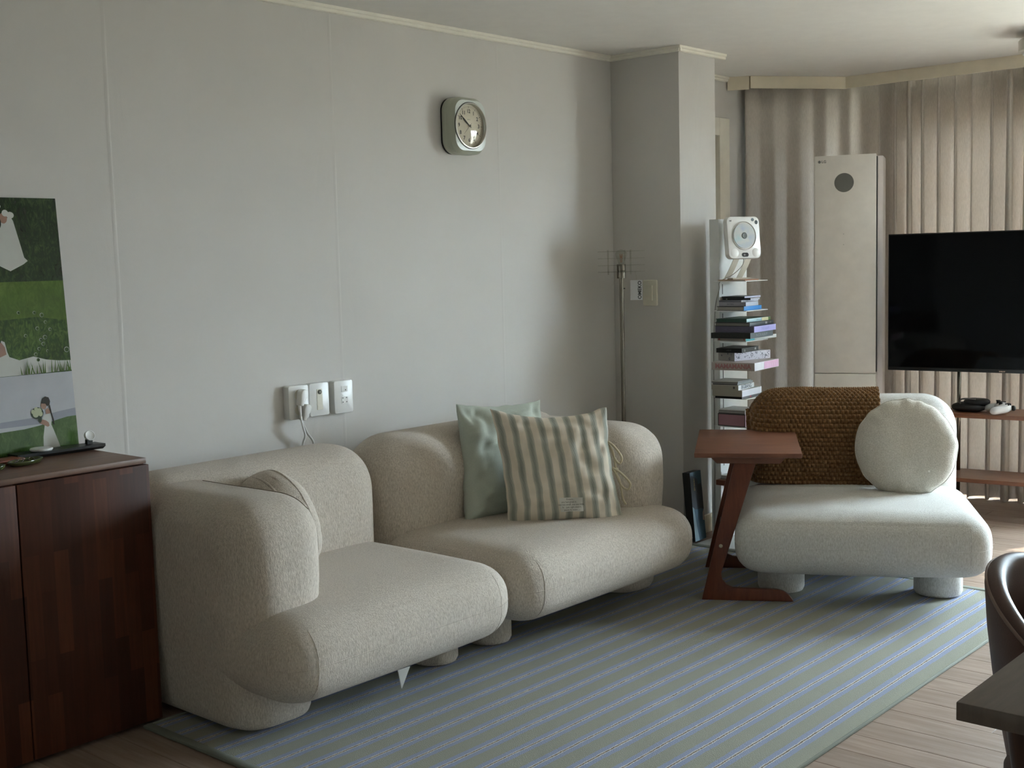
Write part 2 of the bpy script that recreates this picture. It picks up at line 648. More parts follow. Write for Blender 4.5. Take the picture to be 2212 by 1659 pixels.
def rrect(w, h, r, k=6):
    """rounded rectangle outline centred on 0"""
    out = []
    for cx, cy, a0 in ((w / 2 - r, h / 2 - r, 0), (-w / 2 + r, h / 2 - r, 90), (-w / 2 + r, -h / 2 + r, 180), (w / 2 - r, -h / 2 + r, 270)):
        for i in range(k + 1):
            a = math.radians(a0 + 90 * i / k)
            out.append((cx + r * math.cos(a), cy + r * math.sin(a)))
    return out

# ================================================================== THE SETTING
CEIL = 2.31
XW, YF, XL = 1.80, -5.6, -6.8            # window wall, near wall, left wall
def struct(name, v, f, mat, parent=None, smooth=False, origin=(0, 0, 0)):
    o = mk(name, v, f, mat, parent, smooth, origin)
    if parent is None:
        tag(o, kind='structure')
    return o
def sbox(name, x0, x1, y0, y1, z0, z1, mat, parent=None, b=0.0):
    o = box(name, x0, x1, y0, y1, z0, z1, mat, parent, b, origin=(0, 0, 0))
    if parent is None:
        tag(o, kind='structure')
    return o

floor = sbox('floor', XL - .2, XW + .25, YF - .2, .25, -.12, -.012, M_FLOORS[1])
# oak planks, running along y, laid in the part of the room in view
PW, PL = 0.118, 1.2
pl_v, pl_f = bev(boxv(-PW / 2 + .0006, PW / 2 - .0006, -PL / 2 + .0006, PL / 2 - .0006, -.012, 0), BOXF, .0009, 1)
pl_me = []
for m in M_FLOORS:
    o = mk('plank', pl_v, pl_f, m, floor)
    pl_me.append(o.data)
    bpy.data.objects.remove(o)
ncol = int((XW + 4.35) / PW) + 1
for i in range(ncol):
    x = XW - PW / 2 - i * PW
    offs = (i * 0.37) % 1.0 * PL
    y = 0.6 - offs + PL / 2
    while y > -3.9:
        yc = y - PL / 2
        if yc - PL / 2 < 0.2 and yc + PL / 2 > -3.75:
            if True:
                p = bpy.data.objects.new('plank', rng.choice(pl_me))
                COL.objects.link(p)
                p.parent = floor
                p.location = (x, yc, 0)
        y -= PL
ceiling = sbox('ceiling', XL - .2, XW + .25, YF - .2, .25, CEIL, CEIL + .12, M_CEIL)

# long wall behind the sofa, with the opening of the small window past the pier
v, f = [], []
def addb(x0, x1, y0, y1, z0, z1):
    n = len(v)
    v.extend(boxv(x0, x1, y0, y1, z0, z1))
    f.extend([tuple(i + n for i in q) for q in BOXF])
addb(XL - .2, .40, 0, .2, -.1, CEIL)
addb(1.00, 1.227, 0, .2, -.1, CEIL)
addb(.40, 1.00, 0, .2, 2.04, CEIL)
addb(.40, 1.00, 0, .2, -.1, .9)
wall_back = struct('wall_back', v, f, M_WALL)
for k, x in enumerate((-2.695, -1.758, -.82, -3.63)):
    vv, ff = [], []
    zz = np.linspace(0.0, CEIL - .02, 60)
    for i, z in enumerate(zz):
        dx = .004 * noise.noise(Vector((x * 9, z * 2.0, 3)))
        for a, d in ((-.010, .0), (-.002, -.0011), (.002, -.0011), (.006, .0)):
            vv.append((x + dx + a, d - .0002, z))
    for i in range(len(zz) - 1):
        for j in range(3):
            ff.append((i * 4 + j, i * 4 + j + 1, (i + 1) * 4 + j + 1, (i + 1) * 4 + j))
    mk('wallpaper_seam', vv, ff, M_WALL, wall_back, True)

# pier between the sofa wall and the bay
PX1, PY = 0.313, -0.39
wall_pier = sbox('wall_pier', 0, PX1, PY, 0, -.1, CEIL, M_WALL, b=.003)
tag(sbox('baseboard_pier', -.011, PX1 + .004, PY - .011, -.001, .0, .088, M_CREAMTRIM, b=.003))
tag(sbox('baseboard_back', XL, -.012, -.011, -.0005, .0, .088, M_CREAMTRIM, b=.003))

# ceiling mouldings
def mould(name, p0, p1, out, h=.026, d=.020, mat=M_TRIM):
    """small stepped moulding from p0 to p1 (xy), projecting along out"""
    p0, p1, o_ = Vector((*p0, 0)), Vector((*p1, 0)), Vector((*out, 0)).normalized()
    prof = [(0, 0), (d, 0), (d, -h * .42), (d * .72, -h * .52), (d * .72, -h * .9), (d * .55, -h), (0, -h)]
    vv = []
    for p in (p0, p1):
        for a, b_ in prof:
            q = p + o_ * a
            vv.append((q.x, q.y, CEIL - .0005 + b_))
    n = len(prof)
    ff = [(i, (i + 1) % n, n + (i + 1) % n, n + i) for i in range(n)] + [tuple(range(n)), tuple(range(2 * n - 1, n - 1, -1))]
    vv, ff = fixn(vv, ff)
    return struct(name, vv, ff, mat)
mould('trim_1', (XL, -.0005), (-.02, -.0005), (0, -1))
mould('trim_2', (-.0005, -.0005), (-.0005, PY - .02), (-1, 0))
mould('trim_3', (-.02, PY - .0005), (PX1 + .075, PY - .0005), (0, -1))
mould('trim_4', (PX1 + .001, -.0005), (1.10, -.0005), (0, -1))

# curtain box: cream fascia following the bay (short return, diagonal, long run)
def fascia(name, path, top, bot, t, mat):
    vv, ff = [], []
    n = len(path)
    nor = []
    for i in range(n):
        a = Vector(path[max(i - 1, 0)]); b_ = Vector(path[min(i + 1, n - 1)])
        d = (b_ - a).normalized()
        nor.append(Vector((d.y, -d.x)))        # towards the window
    prof = [(0, top), (0, bot + .012), (-.006, bot + .009), (-.006, bot), (t, bot), (t, top)]
    for p, nn in zip(path, nor):
        for a, z in prof:
            vv.append((p[0] - nn.x * a, p[1] - nn.y * a, z))
    m = len(prof)
    for i in range(n - 1):
        for k in range(m):
            ff.append((i * m + k, i * m + (k + 1) % m, (i + 1) * m + (k + 1) % m, (i + 1) * m + k))
    ff += [tuple(range(m)), tuple(range((n - 1) * m, n * m))]
    vv, ff = fixn(vv, ff)
    return struct(name, vv, ff, mat)
BOXPATH = [(1.07, -.002), (1.125, -.105), (1.588, -.440), (1.600, -4.95)]
fascia('trim_5', [BOXPATH[0], BOXPATH[1]], CEIL - .001, CEIL - .072, -.018, M_CREAMTRIM)
fascia('trim_6', [BOXPATH[1], BOXPATH[2]], CEIL - .001, CEIL - .066, -.018, M_CREAMTRIM)
fascia('trim_7', [BOXPATH[2], BOXPATH[3]], CEIL - .001, CEIL - .064, -.018, M_CREAMTRIM)
def cove(name, a, b_):
    a, b_ = Vector(a), Vector(b_)
    d = (b_ - a).normalized()
    out = Vector((d.y, -d.x)) * 1.0
    if out.x > 0: out = -out
    return mould(name, tuple(a), tuple(b_), (out.x, out.y), .022, .014, M_CREAMTRIM)
cove('trim_8', BOXPATH[1], BOXPATH[2])
cove('trim_9', BOXPATH[2], BOXPATH[3])

# window wall with one long opening, glazed in sashes with muntins
WY0, WY1, WZ0, WZ1 = -.62, -3.40, .12, 2.14
v, f = [], []
addb(XW, XW + .2, YF - .2, WY1, -.1, CEIL)
addb(XW, XW + .2, WY0, -.42, -.1, CEIL)
addb(XW, XW + .2, WY1, WY0, WZ1, CEIL)
addb(XW, XW + .2, WY1, WY0, -.1, WZ0)
wall_window = struct('wall_window', v, f, M_WALL)
win = tag(bpy.data.objects.new('window_1', None), kind='structure')
COL.objects.link(win)
win.location = (XW + .1, (WY0 + WY1) / 2, WZ0)
OFF[win] = Vector(win.location)
sy = [WY0 + (WY1 - WY0) * i / 4 for i in range(5)]
for a, b_ in ((WY0, WY0 - .04), (WY1 + .04, WY1)):
    box('frame', XW + .06, XW + .14, b_, a, WZ0, WZ1, M_TRIM, win)
box('frame', XW + .06, XW + .14, WY1, WY0, WZ0, WZ0 + .04, M_TRIM, win)
box('frame', XW + .06, XW + .14, WY1, WY0, WZ1 - .04, WZ1, M_TRIM, win)
for s in range(4):
    y1, y0 = sy[s] - .012, sy[s + 1] + .012
    xs = XW + (.085 if s % 2 else .11)
    for a, b_ in ((y0, y0 + .045), (y1 - .045, y1)):
        box('sash_stile', xs - .012, xs + .012, a, b_, WZ0 + .04, WZ1 - .04, M_TRIM, win)
    for a, b_ in ((WZ0 + .04, WZ0 + .10), (WZ1 - .09, WZ1 - .04)):
        box('sash_rail', xs - .012, xs + .012, y0 + .045, y1 - .045, a, b_, M_TRIM, win)
    box('pane', xs - .002, xs + .002, y0 + .045, y1 - .045, WZ0 + .10, WZ1 - .09, M_PANE, win)
    n = 4
    for k in range(1, n):
        yy = y0 + .045 + (y1 - y0 - .09) * k / n
        box('muntin', xs - .009, xs - .003, yy - .009, yy + .009, WZ0 + .10, WZ1 - .09, M_TRIM, win)
    for k in range(1, 6):
        zz = WZ0 + .10 + (WZ1 - WZ0 - .19) * k / 6
        box('muntin', xs - .0095, xs - .0035, y0 + .045, y1 - .045, zz - .009, zz + .009, M_TRIM, win)

# diagonal bay wall with its own narrow window
A, B = Vector((1.227, .0)), Vector((XW, -.42))
dd = (B - A).normalized(); nn = Vector((-dd.y, dd.x))
if nn.x < 0: nn = -nn
LB = (B - A).length
def dfr(a, b_, d):
    p = A + dd * a + nn * d
    return (p.x, p.y, b_)
v, f = [], []
def addp(a0, a1, z0, z1, d0=0, d1=.12):
    n = len(v)
    vv, ff = prism([(a0, z0), (a1, z0), (a1, z1), (a0, z1)], d0, d1, dfr)
    v.extend(vv)
    f.extend([tuple(i + n for i in q) for q in ff])
addp(.0, .012, 0, CEIL); addp(LB - .1, LB + .2, 0, CEIL); addp(.012, LB - .1, 2.16, CEIL); addp(.012, LB - .1, -.1, .10)
v, f = fixn(v, f)
struct('wall_bay', v, f, M_WALL)
w2 = tag(bpy.data.objects.new('window_2', None), kind='structure')
COL.objects.link(w2)
w2.location = dfr(LB / 2, .10, .05); OFF[w2] = Vector(w2.location)
for a0, a1, z0, z1 in ((.012, .04, .10, 2.16), (LB - .13, LB - .1, .10, 2.16), (.04, LB - .13, .10, .13), (.04, LB - .13, 2.13, 2.16)):
    mk('frame', *fixn(*prism([(a0, z0), (a1, z0), (a1, z1), (a0, z1)], .04, .08, dfr)), M_TRIM, w2)
mk('pane', *fixn(*prism([(.04, .13), (LB - .13, .13), (LB - .13, 2.13), (.04, 2.13)], .058, .062, dfr)), M_DIMPANE, w2)

# small window past the pier: only its right jamb and head show
w3 = tag(bpy.data.objects.new('window_3', None), kind='structure')
COL.objects.link(w3)
w3.location = (.7, 0, .9); OFF[w3] = Vector(w3.location)
box('frame', .955, 1.055, -.022, .05, .88, 2.085, M_TRIM, w3, .003)
box('frame', .345, .445, -.022, .05, .88, 2.085, M_TRIM, w3, .003)
box('frame', .445, .955, -.022, .05, 1.99, 2.085, M_TRIM, w3, .003)
box('frame', .445, .955, -.022, .05, .88, .96, M_TRIM, w3, .003)
box('shutter_panel', .445, .955, .03, .06, .96, 1.99, plain('window_shutter', (176, 172, 160), .5), w3)

# rest of the shell, behind the camera
M_BOUNCEWALL = plain('bounce_white', (226, 222, 212), .6)  # unseen walls lightened to bounce more fill back into the room
sbox('wall_left', XL - .2, XL, YF - .2, .2, -.1, CEIL, M_BOUNCEWALL)
sbox('wall_front', XL, XW + .2, YF - .2, YF, -.1, CEIL, M_BOUNCEWALL)

# ------------------------------------------------------------------ curtains
def curtain(name, label, path, pitch, amp, seed, z0=.012, z1=CEIL - .03, nz=14, amp_top=.8, slide=.35):
    pts = spline([Vector((*p, 0)) for p in path], 600)
    L = [0.0]
    for a, b_ in zip(pts, pts[1:]):
        L.append(L[-1] + (b_ - a).length)
    tot = L[-1]
    r = random.Random(seed)
    # pleat phase grows unevenly
    xs, ph, p = [], [], 0.0
    N = int(tot / pitch * 14)
    prevrate = 1.0
    j = 0
    V, Fc = [], []
    rates = [r.uniform(.7, 1.45) for _ in range(int(tot / pitch) + 6)]
    for i in range(N + 1):
        s = tot * i / N
        while j < len(L) - 2 and L[j + 1] < s:
            j += 1
        u = (s - L[j]) / max(L[j + 1] - L[j], 1e-9)
        q = pts[j].lerp(pts[j + 1], u)
        d = (pts[j + 1] - pts[j]).normalized()
        nrm = Vector((d.y, -d.x, 0))
        k = s / pitch
        rate = rates[int(k) % len(rates)] * (1 - k % 1) + rates[(int(k) + 1) % len(rates)] * (k % 1)
        p += rate * 2 * math.pi * (tot / N) / pitch
        am = amp * (0.75 + 0.5 * noise.noise(Vector((s * 5, seed, 0))))
        for m in range(nz + 1):
            z = z0 + (z1 - z0) * m / nz
            tz = m / nz
            aa = am * (1 - (1 - amp_top) * tz ** 2)
            wob = .012 * noise.noise(Vector((s * 3, z * 1.1, seed + 5)))
            w = math.sin(p) * aa + math.sin(2 * p + .6) * aa * .22 + wob
            sl = math.cos(p) * aa * slide
            V.append((q.x + nrm.x * w + d.x * sl, q.y + nrm.y * w + d.y * sl, z))
    for i in range(N):
        for m in range(nz):
            a = i * (nz + 1) + m
            Fc.append((a, a + nz + 1, a + nz + 2, a + 1))
    c0 = V[len(V) // 2]
    o = mk(name, V, Fc, M_CURTAIN, None, True, origin=(c0[0], c0[1], 0))
    md = o.modifiers.new('thickness', 'SOLIDIFY')
    md.thickness = .0016
    return tag(o, label, 'curtain')
curtain('curtain', 'loosely hung beige curtain panel in the bay corner behind the air conditioner',
        [(1.197, -.028), (1.43, -.205), (1.63, -.38), (1.715, -.50), (1.735, -.69)], .16, .018, 3, amp_top=.9)
curtain('curtain', 'tightly pleated beige curtain hanging behind the television',
        [(1.655, -.60), (1.68, -.9), (1.70, -1.4), (1.70, -1.9), (1.70, -2.25)], .095, .062, 11, slide=.62)

# ------------------------------------------------------------------ ceiling light (only its rim shows)
cl = thing('ceiling_light', 'white ceiling light fitting cut off by the right edge of the photo', 'ceiling light', (1.0, -1.78, CEIL))
mk('base_plate', *lathe([(.12, -.001), (.12, -.018), (.13, -.02), (.13, -.03), (.06, -.03)], 40, (1.0, -1.78, CEIL)), M_WHITE, cl, True, sharp=40)
mk('drum', *lathe([(.06, -.03), (.19, -.034), (.195, -.04), (.195, -.085), (.185, -.088), (.05, -.088)], 48, (1.0, -1.78, CEIL)), plain('lamp_drum', (196, 190, 178), .4), cl, True, sharp=40)
mk('diffuser', *lathe([(.18, -.088), (.175, -.098), (.02, -.102)], 48, (1.0, -1.78, CEIL)), M_WHITE, cl, True, sharp=40)

# ================================================================== SOFA MODULES
RUGZ = .009
def soft(name, lo, hi, r, parent, mat, n=36, **kw):
    v_, f_ = rbox(lo, hi, r, n, **kw)
    return mk(name, v_, f_, mat, parent, True)
def seamline(parent, pts, mat=M_SEAM, r=.0012, n=40):
    return mk('seam', *tube(spline(pts, n), r, 5), mat, parent, True)

def taper(cx, yfront, amt_x=.16, amt_y=.07, z_top=.46):
    def fn(P):
        s = ((z_top - P[:, 2]) / z_top).clip(0, 1)
        P = P.copy()
        P[:, 0] = cx + (P[:, 0] - cx) * (1 - amt_x * s ** 1.3)
        w = ((-P[:, 1] - .45) / .4).clip(0, 1)
        P[:, 1] += amt_y * s ** 1.2 * w
        return P
    return fn

def leg(parent, x, y, r=.082, z0=RUGZ, z1=.17, mat=M_SOFA):
    return mk('leg', *lathe([(r - .018, z0), (r - .006, z0 + .004), (r, z0 + .016), (r, z1)], 28, (x, y, 0)), mat, parent, True, sharp=50)

SX = -1.895
lm = thing('sofa_module', 'beige boucle sofa module with left arm beside the dark wooden cabinet', 'sofa', (-2.38, -.55, RUGZ))
soft('arm', (-2.874, -.838, RUGZ + .002), (-2.545, -.10, .690), (.14, .15, .15), lm, M_SOFA, rlow=.035, puff=(.006, .012, 0), p=2.5,
     fn=taper(-2.715, -.9, .18, .045))
soft('backrest', (-2.875, -.385, .10), (SX - .004, -.045, .715), (.16, .155, .17), lm, M_SOFA, puff=(.0, .015, .0), p=2.2)
soft('seat', (-2.868, -1.012, .124), (SX - .002, -.25, .374), (.15, .145, .121), lm, M_SOFA, puff=(0, .0, .012), p=2.35)
leg(lm, -2.01, -.70); leg(lm, -2.01, -.20); leg(lm, -2.70, -.20)
seamline(lm, [(-2.66, -.36, .6915), (-2.66, -.50, .6915), (-2.65, -.64, .6905), (-2.63, -.72, .684), (-2.615, -.765, .668), (-2.60, -.795, .64)])

rm = thing('sofa_module', 'beige boucle sofa module with right arm holding the striped cushion', 'sofa', (-1.32, -.55, RUGZ))
soft('arm', (-1.085, -.838, RUGZ + .002), (-.745, -.10, .690), (.15, .17, .16), rm, M_SOFA, rlow=.035, puff=(.012, .012, 0), p=2.4,
     fn=taper(-.935, -.9, .30, .035))
soft('backrest', (SX + .004, -.385, .10), (-.765, -.045, .715), (.16, .155, .17), rm, M_SOFA, puff=(0, .015, 0))
soft('seat', (SX + .002, -1.012, .124), (-.80, -.25, .374), (.15, .145, .121), rm, M_SOFA, puff=(0, 0, .012), p=2.35)
leg(rm, -1.735, -.70); leg(rm, -1.735, -.20); leg(rm, -.93, -.20)

def seat_seams(parent, lo, hi, r, p, mat):
    """sewn seams: one round the middle height, one over each end"""
    x0, y0, z0 = lo; x1, y1, z1 = hi; rx, ry, rz = r
    zm = (z0 + z1) / 2
    def q(a):
        return abs(math.cos(a)) ** (2 / p), abs(math.sin(a)) ** (2 / p)
    path = []
    for k in range(13):                      # left end, front corner
        c, s_2 = q(math.pi / 2 * k / 12)
        path.append((x0 + rx - rx * c, y0 + ry - ry * s_2, zm))
    for k in range(13):
        c, s_2 = q(math.pi / 2 * (1 - k / 12))
        path.append((x1 - rx + rx * c, y0 + ry - ry * s_2, zm))
    mk('seam', *tube(path, .0013, 5), mat, parent, True)
    for xx in (x0 + rx * .72, x1 - rx * .72):
        e = 1 - .28
        k_ = (1 - .28 ** p) ** (1 / p) if False else 1 - .5 * .28 ** 2
        sc_ = (1 - .28 ** p) ** (1 / p)
        pts = []
        for k in range(21):
            a = -math.pi / 2 + math.pi * k / 20
            c, s_2 = q(a)
            pts.append((xx, y0 + ry - ry * c * sc_, zm + math.copysign(1, a) * ((z1 - z0) / 2 - rz + rz * s_2 * sc_)))
        pts.append((xx, y0 + ry + .12, zm + (z1 - z0) / 2 - rz + rz * sc_ + .002))
        mk('seam', *tube(pts, .0013, 5), mat, parent, True)
seat_seams(lm, (-2.868, -1.012, .124), (SX - .002, -.25, .374), (.15, .145, .121), 2.35, M_SOFA)
seat_seams(rm, (SX + .002, -1.012, .124), (-.80, -.25, .374), (.15, .145, .121), 2.35, M_SOFA)
# loose paper tag under the near seat
tg = mk('paper_tag', [(-2.415, -.955, .137), (-2.375, -.965, .140), (-2.418, -.972, .085), (-2.416, -.953, .137), (-2.376, -.963, .140), (-2.419, -.970, .085)],
        [(0, 2, 1), (3, 4, 5), (0, 1, 4, 3), (1, 2, 5, 4), (2, 0, 3, 5)], plain('paper', (206, 208, 206), .8), lm)

# lounge chair of the same family
CH = thing('lounge_chair', 'armless, brightly lit boucle lounge chair with a brown throw over its back', 'chair',
           (-.390, -1.462, RUGZ), math.atan2(-.872, .49), local=True)
def lsoft(name, lo, hi, r, **kw):
    return soft(name, lo, hi, r, CH, M_SOFA_LIT, **kw)
lsoft('seat', (-.478, -.30, .118), (.468, .50, .352), (.125, .15, .112), puff=(0, 0, .020), p=2.7)
lsoft('backrest', (-.435, .37, .09), (.435, .70, .725), (.15, .15, .16), puff=(0, .012, 0), p=2.3)
seat_seams(CH, (-.478, -.30, .118), (.468, .50, .352), (.125, .15, .112), 2.7, M_SOFA_LIT)
for x in (-.30, .30):
    for y in (0, .50):
        v_, f_ = lathe([(.074, 0), (.086, .004), (.092, .018), (.092, .16)], 28, (x, y, 0))
        mk('leg', v_, f_, M_SOFA_LIT, CH, True, sharp=50)

def CHW(x, y, z):
    """chair-local point to world"""
    a = math.atan2(-.872, .49)
    return Vector((-.390 + x * math.cos(a) - y * math.sin(a), -1.462 + x * math.sin(a) + y * math.cos(a), RUGZ + z))

# ------------------------------------------------------------------ knitted throw over the chair back
def throw():
    hx, y0, y1, z1, r = .435, .37, .70, .725, .155
    u0, u1 = -.440, .120
    nu, ns = 30, 60                    # stitches across / along
    KU, KS = 8, 8
    # path around the back: front hem -> up -> over -> down behind
    zs_front = .362
    def prof(s, ins):
        """arc-length walk of the cross-section, inset by ins"""
        yy0, yy1, zz = y0 + ins, y1 - ins, z1 - ins
        rr = max(r - ins, .02)
        a = zz - rr - zs_front
        b_ = math.pi / 2 * rr
        c = (yy1 - yy0) - 2 * rr
        if s < a:
            return (yy0, zs_front + s), (-1, 0)
        s -= a
        if s < b_:
            t = s / rr
            return (yy0 + rr - rr * math.cos(t), zz - rr + rr * math.sin(t)), (-math.cos(t), math.sin(t))
        s -= b_
        if s < c:
            return (yy0 + rr + s, zz), (0, 1)
        s -= c
        if s < b_:
            t = s / rr
            return (yy1 - rr + rr * math.sin(t), zz - rr + rr * math.cos(t)), (math.sin(t), math.cos(t))
        s -= b_
        return (yy1, zz - rr - s), (1, 0)
    tot = 1.08
    V, Fc = [], []
    NU, NS = nu * KU, ns * KS
    for i in range(NS + 1):
        for j in range(NU + 1):
            s = tot * i / NS
            u = u0 + (u1 - u0) * j / NU
            # hem and side edges wander
            u += .012 * noise.noise(Vector((s * 4, 1.3, 0))) * (1 if j < NU / 2 else 1)
            e = max(0, abs(u) - (hx - .15)) / .15
            ins = .15 * (1 - max(0, 1 - min(e, .95) ** 2.3) ** (1 / 2.3))
            (y, z), (ny, nz) = prof(s, ins)
            si, sj = i / KS, j / KU
            row = int(si)
            cu = abs(math.sin(math.pi * (sj + .5 * (row % 2))))
            cv = abs(math.sin(math.pi * si))
            h = .0125 * (cu ** .7) * (cv ** .7)
            low = max(0, .62 - z) if ny < 0 else 0
            fold = .010 * math.sin(u * 21 + z * 6 + 1.0) * (low * 3) + .010 * noise.noise(Vector((u * 6, s * 5, 7)))
            d = .017 + h + abs(fold) * .9 + low * .05
            V.append((u, y + ny * d, z + nz * d))
    W = NU + 1
    for i in range(NS):
        for j in range(NU):
            a = i * W + j
            Fc.append((a, a + 1, a + W + 1, a + W))
    P = [tuple(CHW(*p)) for p in V]
    o = mk('throw_blanket', P, Fc, M_KNIT, None, True, origin=tuple(CHW(-.15, .53, .72)))
    md = o.modifiers.new('thickness', 'SOLIDIFY')
    md.thickness = .006
    md.offset = -1
    return tag(o, 'brown chunky knit throw draped over the lounge chair back', 'blanket')
throw()

# ------------------------------------------------------------------ cushions
def pillow(name, w, h, t, o, ex, ey, mat, label, n=44, seed=1, wr=1.0, sag=0.0, corner=1.0, extra=None):
    ex, ey = Vector(ex).normalized(), Vector(ey).normalized()
    ez = ex.cross(ey).normalized()
    root = thing(name, label, 'cushion', tuple(Vector(o) - ey * (h / 2)))
    V, Fc, UV = [], [], []
    idx = {}
    def pt(i, j, side):
        u, v_ = i / n * 2 - 1, j / n * 2 - 1
        # denser near the edges
        u, v_ = math.sin(u * math.pi / 2), math.sin(v_ * math.pi / 2)
        px = w / 2 * u * (1 - .075 * corner * (1 - v_ * v_) * abs(u) ** 2)
        py = h / 2 * v_ * (1 - .075 * corner * (1 - u * u) * abs(v_) ** 2)
        T = t / 2 * ((1 - abs(u) ** 2.6) * (1 - abs(v_) ** 2.6)) ** .5
        belly = 1 + .18 * -v_
        T *= belly
        cr = (abs(u) * abs(v_))
        q = Vector((u * 3.1, v_ * 3.1, seed + side * 9))
        wv = noise.noise(q) * .016 + noise.noise(q * 2.3) * .009
        rad = math.atan2(v_, u)
        wv += .006 * math.sin(rad * 9 + seed) * cr * 2 + .012 * noise.noise(Vector((u * 1.5 + v_ * 5, u * 5 - v_ * 1.5, seed))) * (.3 + cr)
        e = min(1, 6 * (1 - max(abs(u), abs(v_))))
        T += wv * wr * e
        py -= sag * (1 - u * u) * max(0, v_) * .04
        px += .006 * wr * noise.noise(Vector((v_ * 4, seed, 2))) * abs(u)
        py += .006 * wr * noise.noise(Vector((u * 4, seed, 4))) * abs(v_)
        return (px, py, side * max(T, 0)), ((u + 1) / 2, (v_ + 1) / 2)
    for side in (1, -1):
        for i in range(n + 1):
            for j in range(n + 1):
                if side < 0 and (i in (0, n) or j in (0, n)):
                    idx[(i, j, side)] = idx[(i, j, 1)]
                    continue
                p, uv = pt(i, j, side)
                idx[(i, j, side)] = len(V)
                V.append(p); UV.append(uv)
    for side in (1, -1):
        for i in range(n):
            for j in range(n):
                q = [idx[(i, j, side)], idx[(i + 1, j, side)], idx[(i + 1, j + 1, side)], idx[(i, j + 1, side)]]
                Fc.append(tuple(q if side > 0 else q[::-1]))
    P = xf(V, o, ex, ey, ez)
    cov = mk('cover', P, Fc, mat, root, True, uvs=UV)
    return root, (Vector(o), ex, ey, ez), pt

# sage cushion leaning on the back of the right module
r_s = Vector((.983, -.18, -.05)).normalized()
up_s = Vector((.075, .10, .435)).normalized()
BLs = Vector((-1.560, -.440, .368))
o_s = BLs + r_s * .205 + up_s * .225
sg, fr_s, _ = pillow('cushion', .42, .46, .14, o_s, r_s, up_s, M_SAGE, 'plain sage green cotton cushion tucked behind the striped one', seed=4, wr=1.1)
# small woven tag at its lower corner
mk('care_tag', xf(boxv(-.185, -.163, -.196, -.168, .018, .020), o_s, *fr_s[1:]), BOXF, M_WHITE, sg)

# striped cushion
r_t = Vector((.771, -.637, -.035)).normalized()
n_t = Vector((-.637, -.771, 0))
up_t = (Vector((0, 0, 1)) * .97 - n_t * .17 - r_t * .10).normalized()
BLt = Vector((-1.492, -.588, .364))
o_t = BLt + r_t * .225 + up_t * .215
st, fr_t, ptf = pillow('cushion', .45, .455, .17, o_t, r_t, up_t, M_STRIPED, 'cream cushion with grey green stripes and side ties on the sofa', seed=11, wr=1.0, sag=.5)
ex, ey, ez = fr_t[1:]
def on_t(u, v_, d=.004):
    # surface point of the striped cushion (u,v in -1..1)
    i, j = math.asin(u) / (math.pi / 2), math.asin(v_) / (math.pi / 2)
    p, _ = ptf((i + 1) / 2 * 44, (j + 1) / 2 * 44, 1)
    return o_t + ex * p[0] + ey * p[1] + ez * (p[2] + d)
# sewn label with its printed lines
V_, F_ = [], []
for i in range(7):
    for j in range(5):
        V_.append(tuple(on_t(-.14 + .39 * i / 6, -.76 + .25 * j / 4, .006)))
for i in range(6):
    for j in range(4):
        F_.append((i * 5 + j, (i + 1) * 5 + j, (i + 1) * 5 + j + 1, i * 5 + j + 1))
lab = mk('sewn_label', V_, F_, plain('label_cotton', (206, 204, 196), .85), st, True)
lo_ = on_t(.055, -.635, .0095)
lx = (on_t(.22, -.635) - on_t(-.11, -.635)).normalized()
ly = (on_t(.055, -.53) - on_t(.055, -.74)).normalized()
INK = plain('ink_dark', (58, 56, 50), .8)
for k, sline in enumerate(('Dreamily,', 'you had great dinner', 'not too small, not too little,', 'but just right always', 'pause & moment')):
    text('label_print', sline, .0088, INK, lab, lo_ + ly * (.0195 - .0098 * k), lx, ly)
# side ties
for y0_, y1_, k in ((.42, .05, 0), (-.02, -.55, 1)):
    a = on_t(.985, y0_, 0); b_ = on_t(.985, y1_, 0)
    out = ex * (.028 + .01 * k) + ez * .01
    mk('tie', *tube(spline([a, a + out * .8 + Vector((0, 0, -.02)), a + out * 1.7 + Vector((0, 0, -.06)), a + out * 1.5 + Vector((0, 0, -.085)), a + out * .9 + Vector((0, 0, -.07)), a + out * .3 + Vector((0, 0, -.02))], 30), .0048, 6), M_STRING, st, True)
    mk('tie', *tube(spline([a, a + out * .7 + Vector((0, 0, -.05)), a + out * 1.0 + Vector((0, 0, -.12)), b_ + out * .7 + Vector((0, 0, -.02))], 24), .0048, 6), M_STRING, st, True)
mk('tie', *tube(spline([on_t(.98, -.96, 0), on_t(.98, -.97, 0) + ex * .03 - ey * .002, on_t(.98, -.98, 0) + ex * .055 - ey * .004], 10), .0035, 6), M_STRING, st, True)

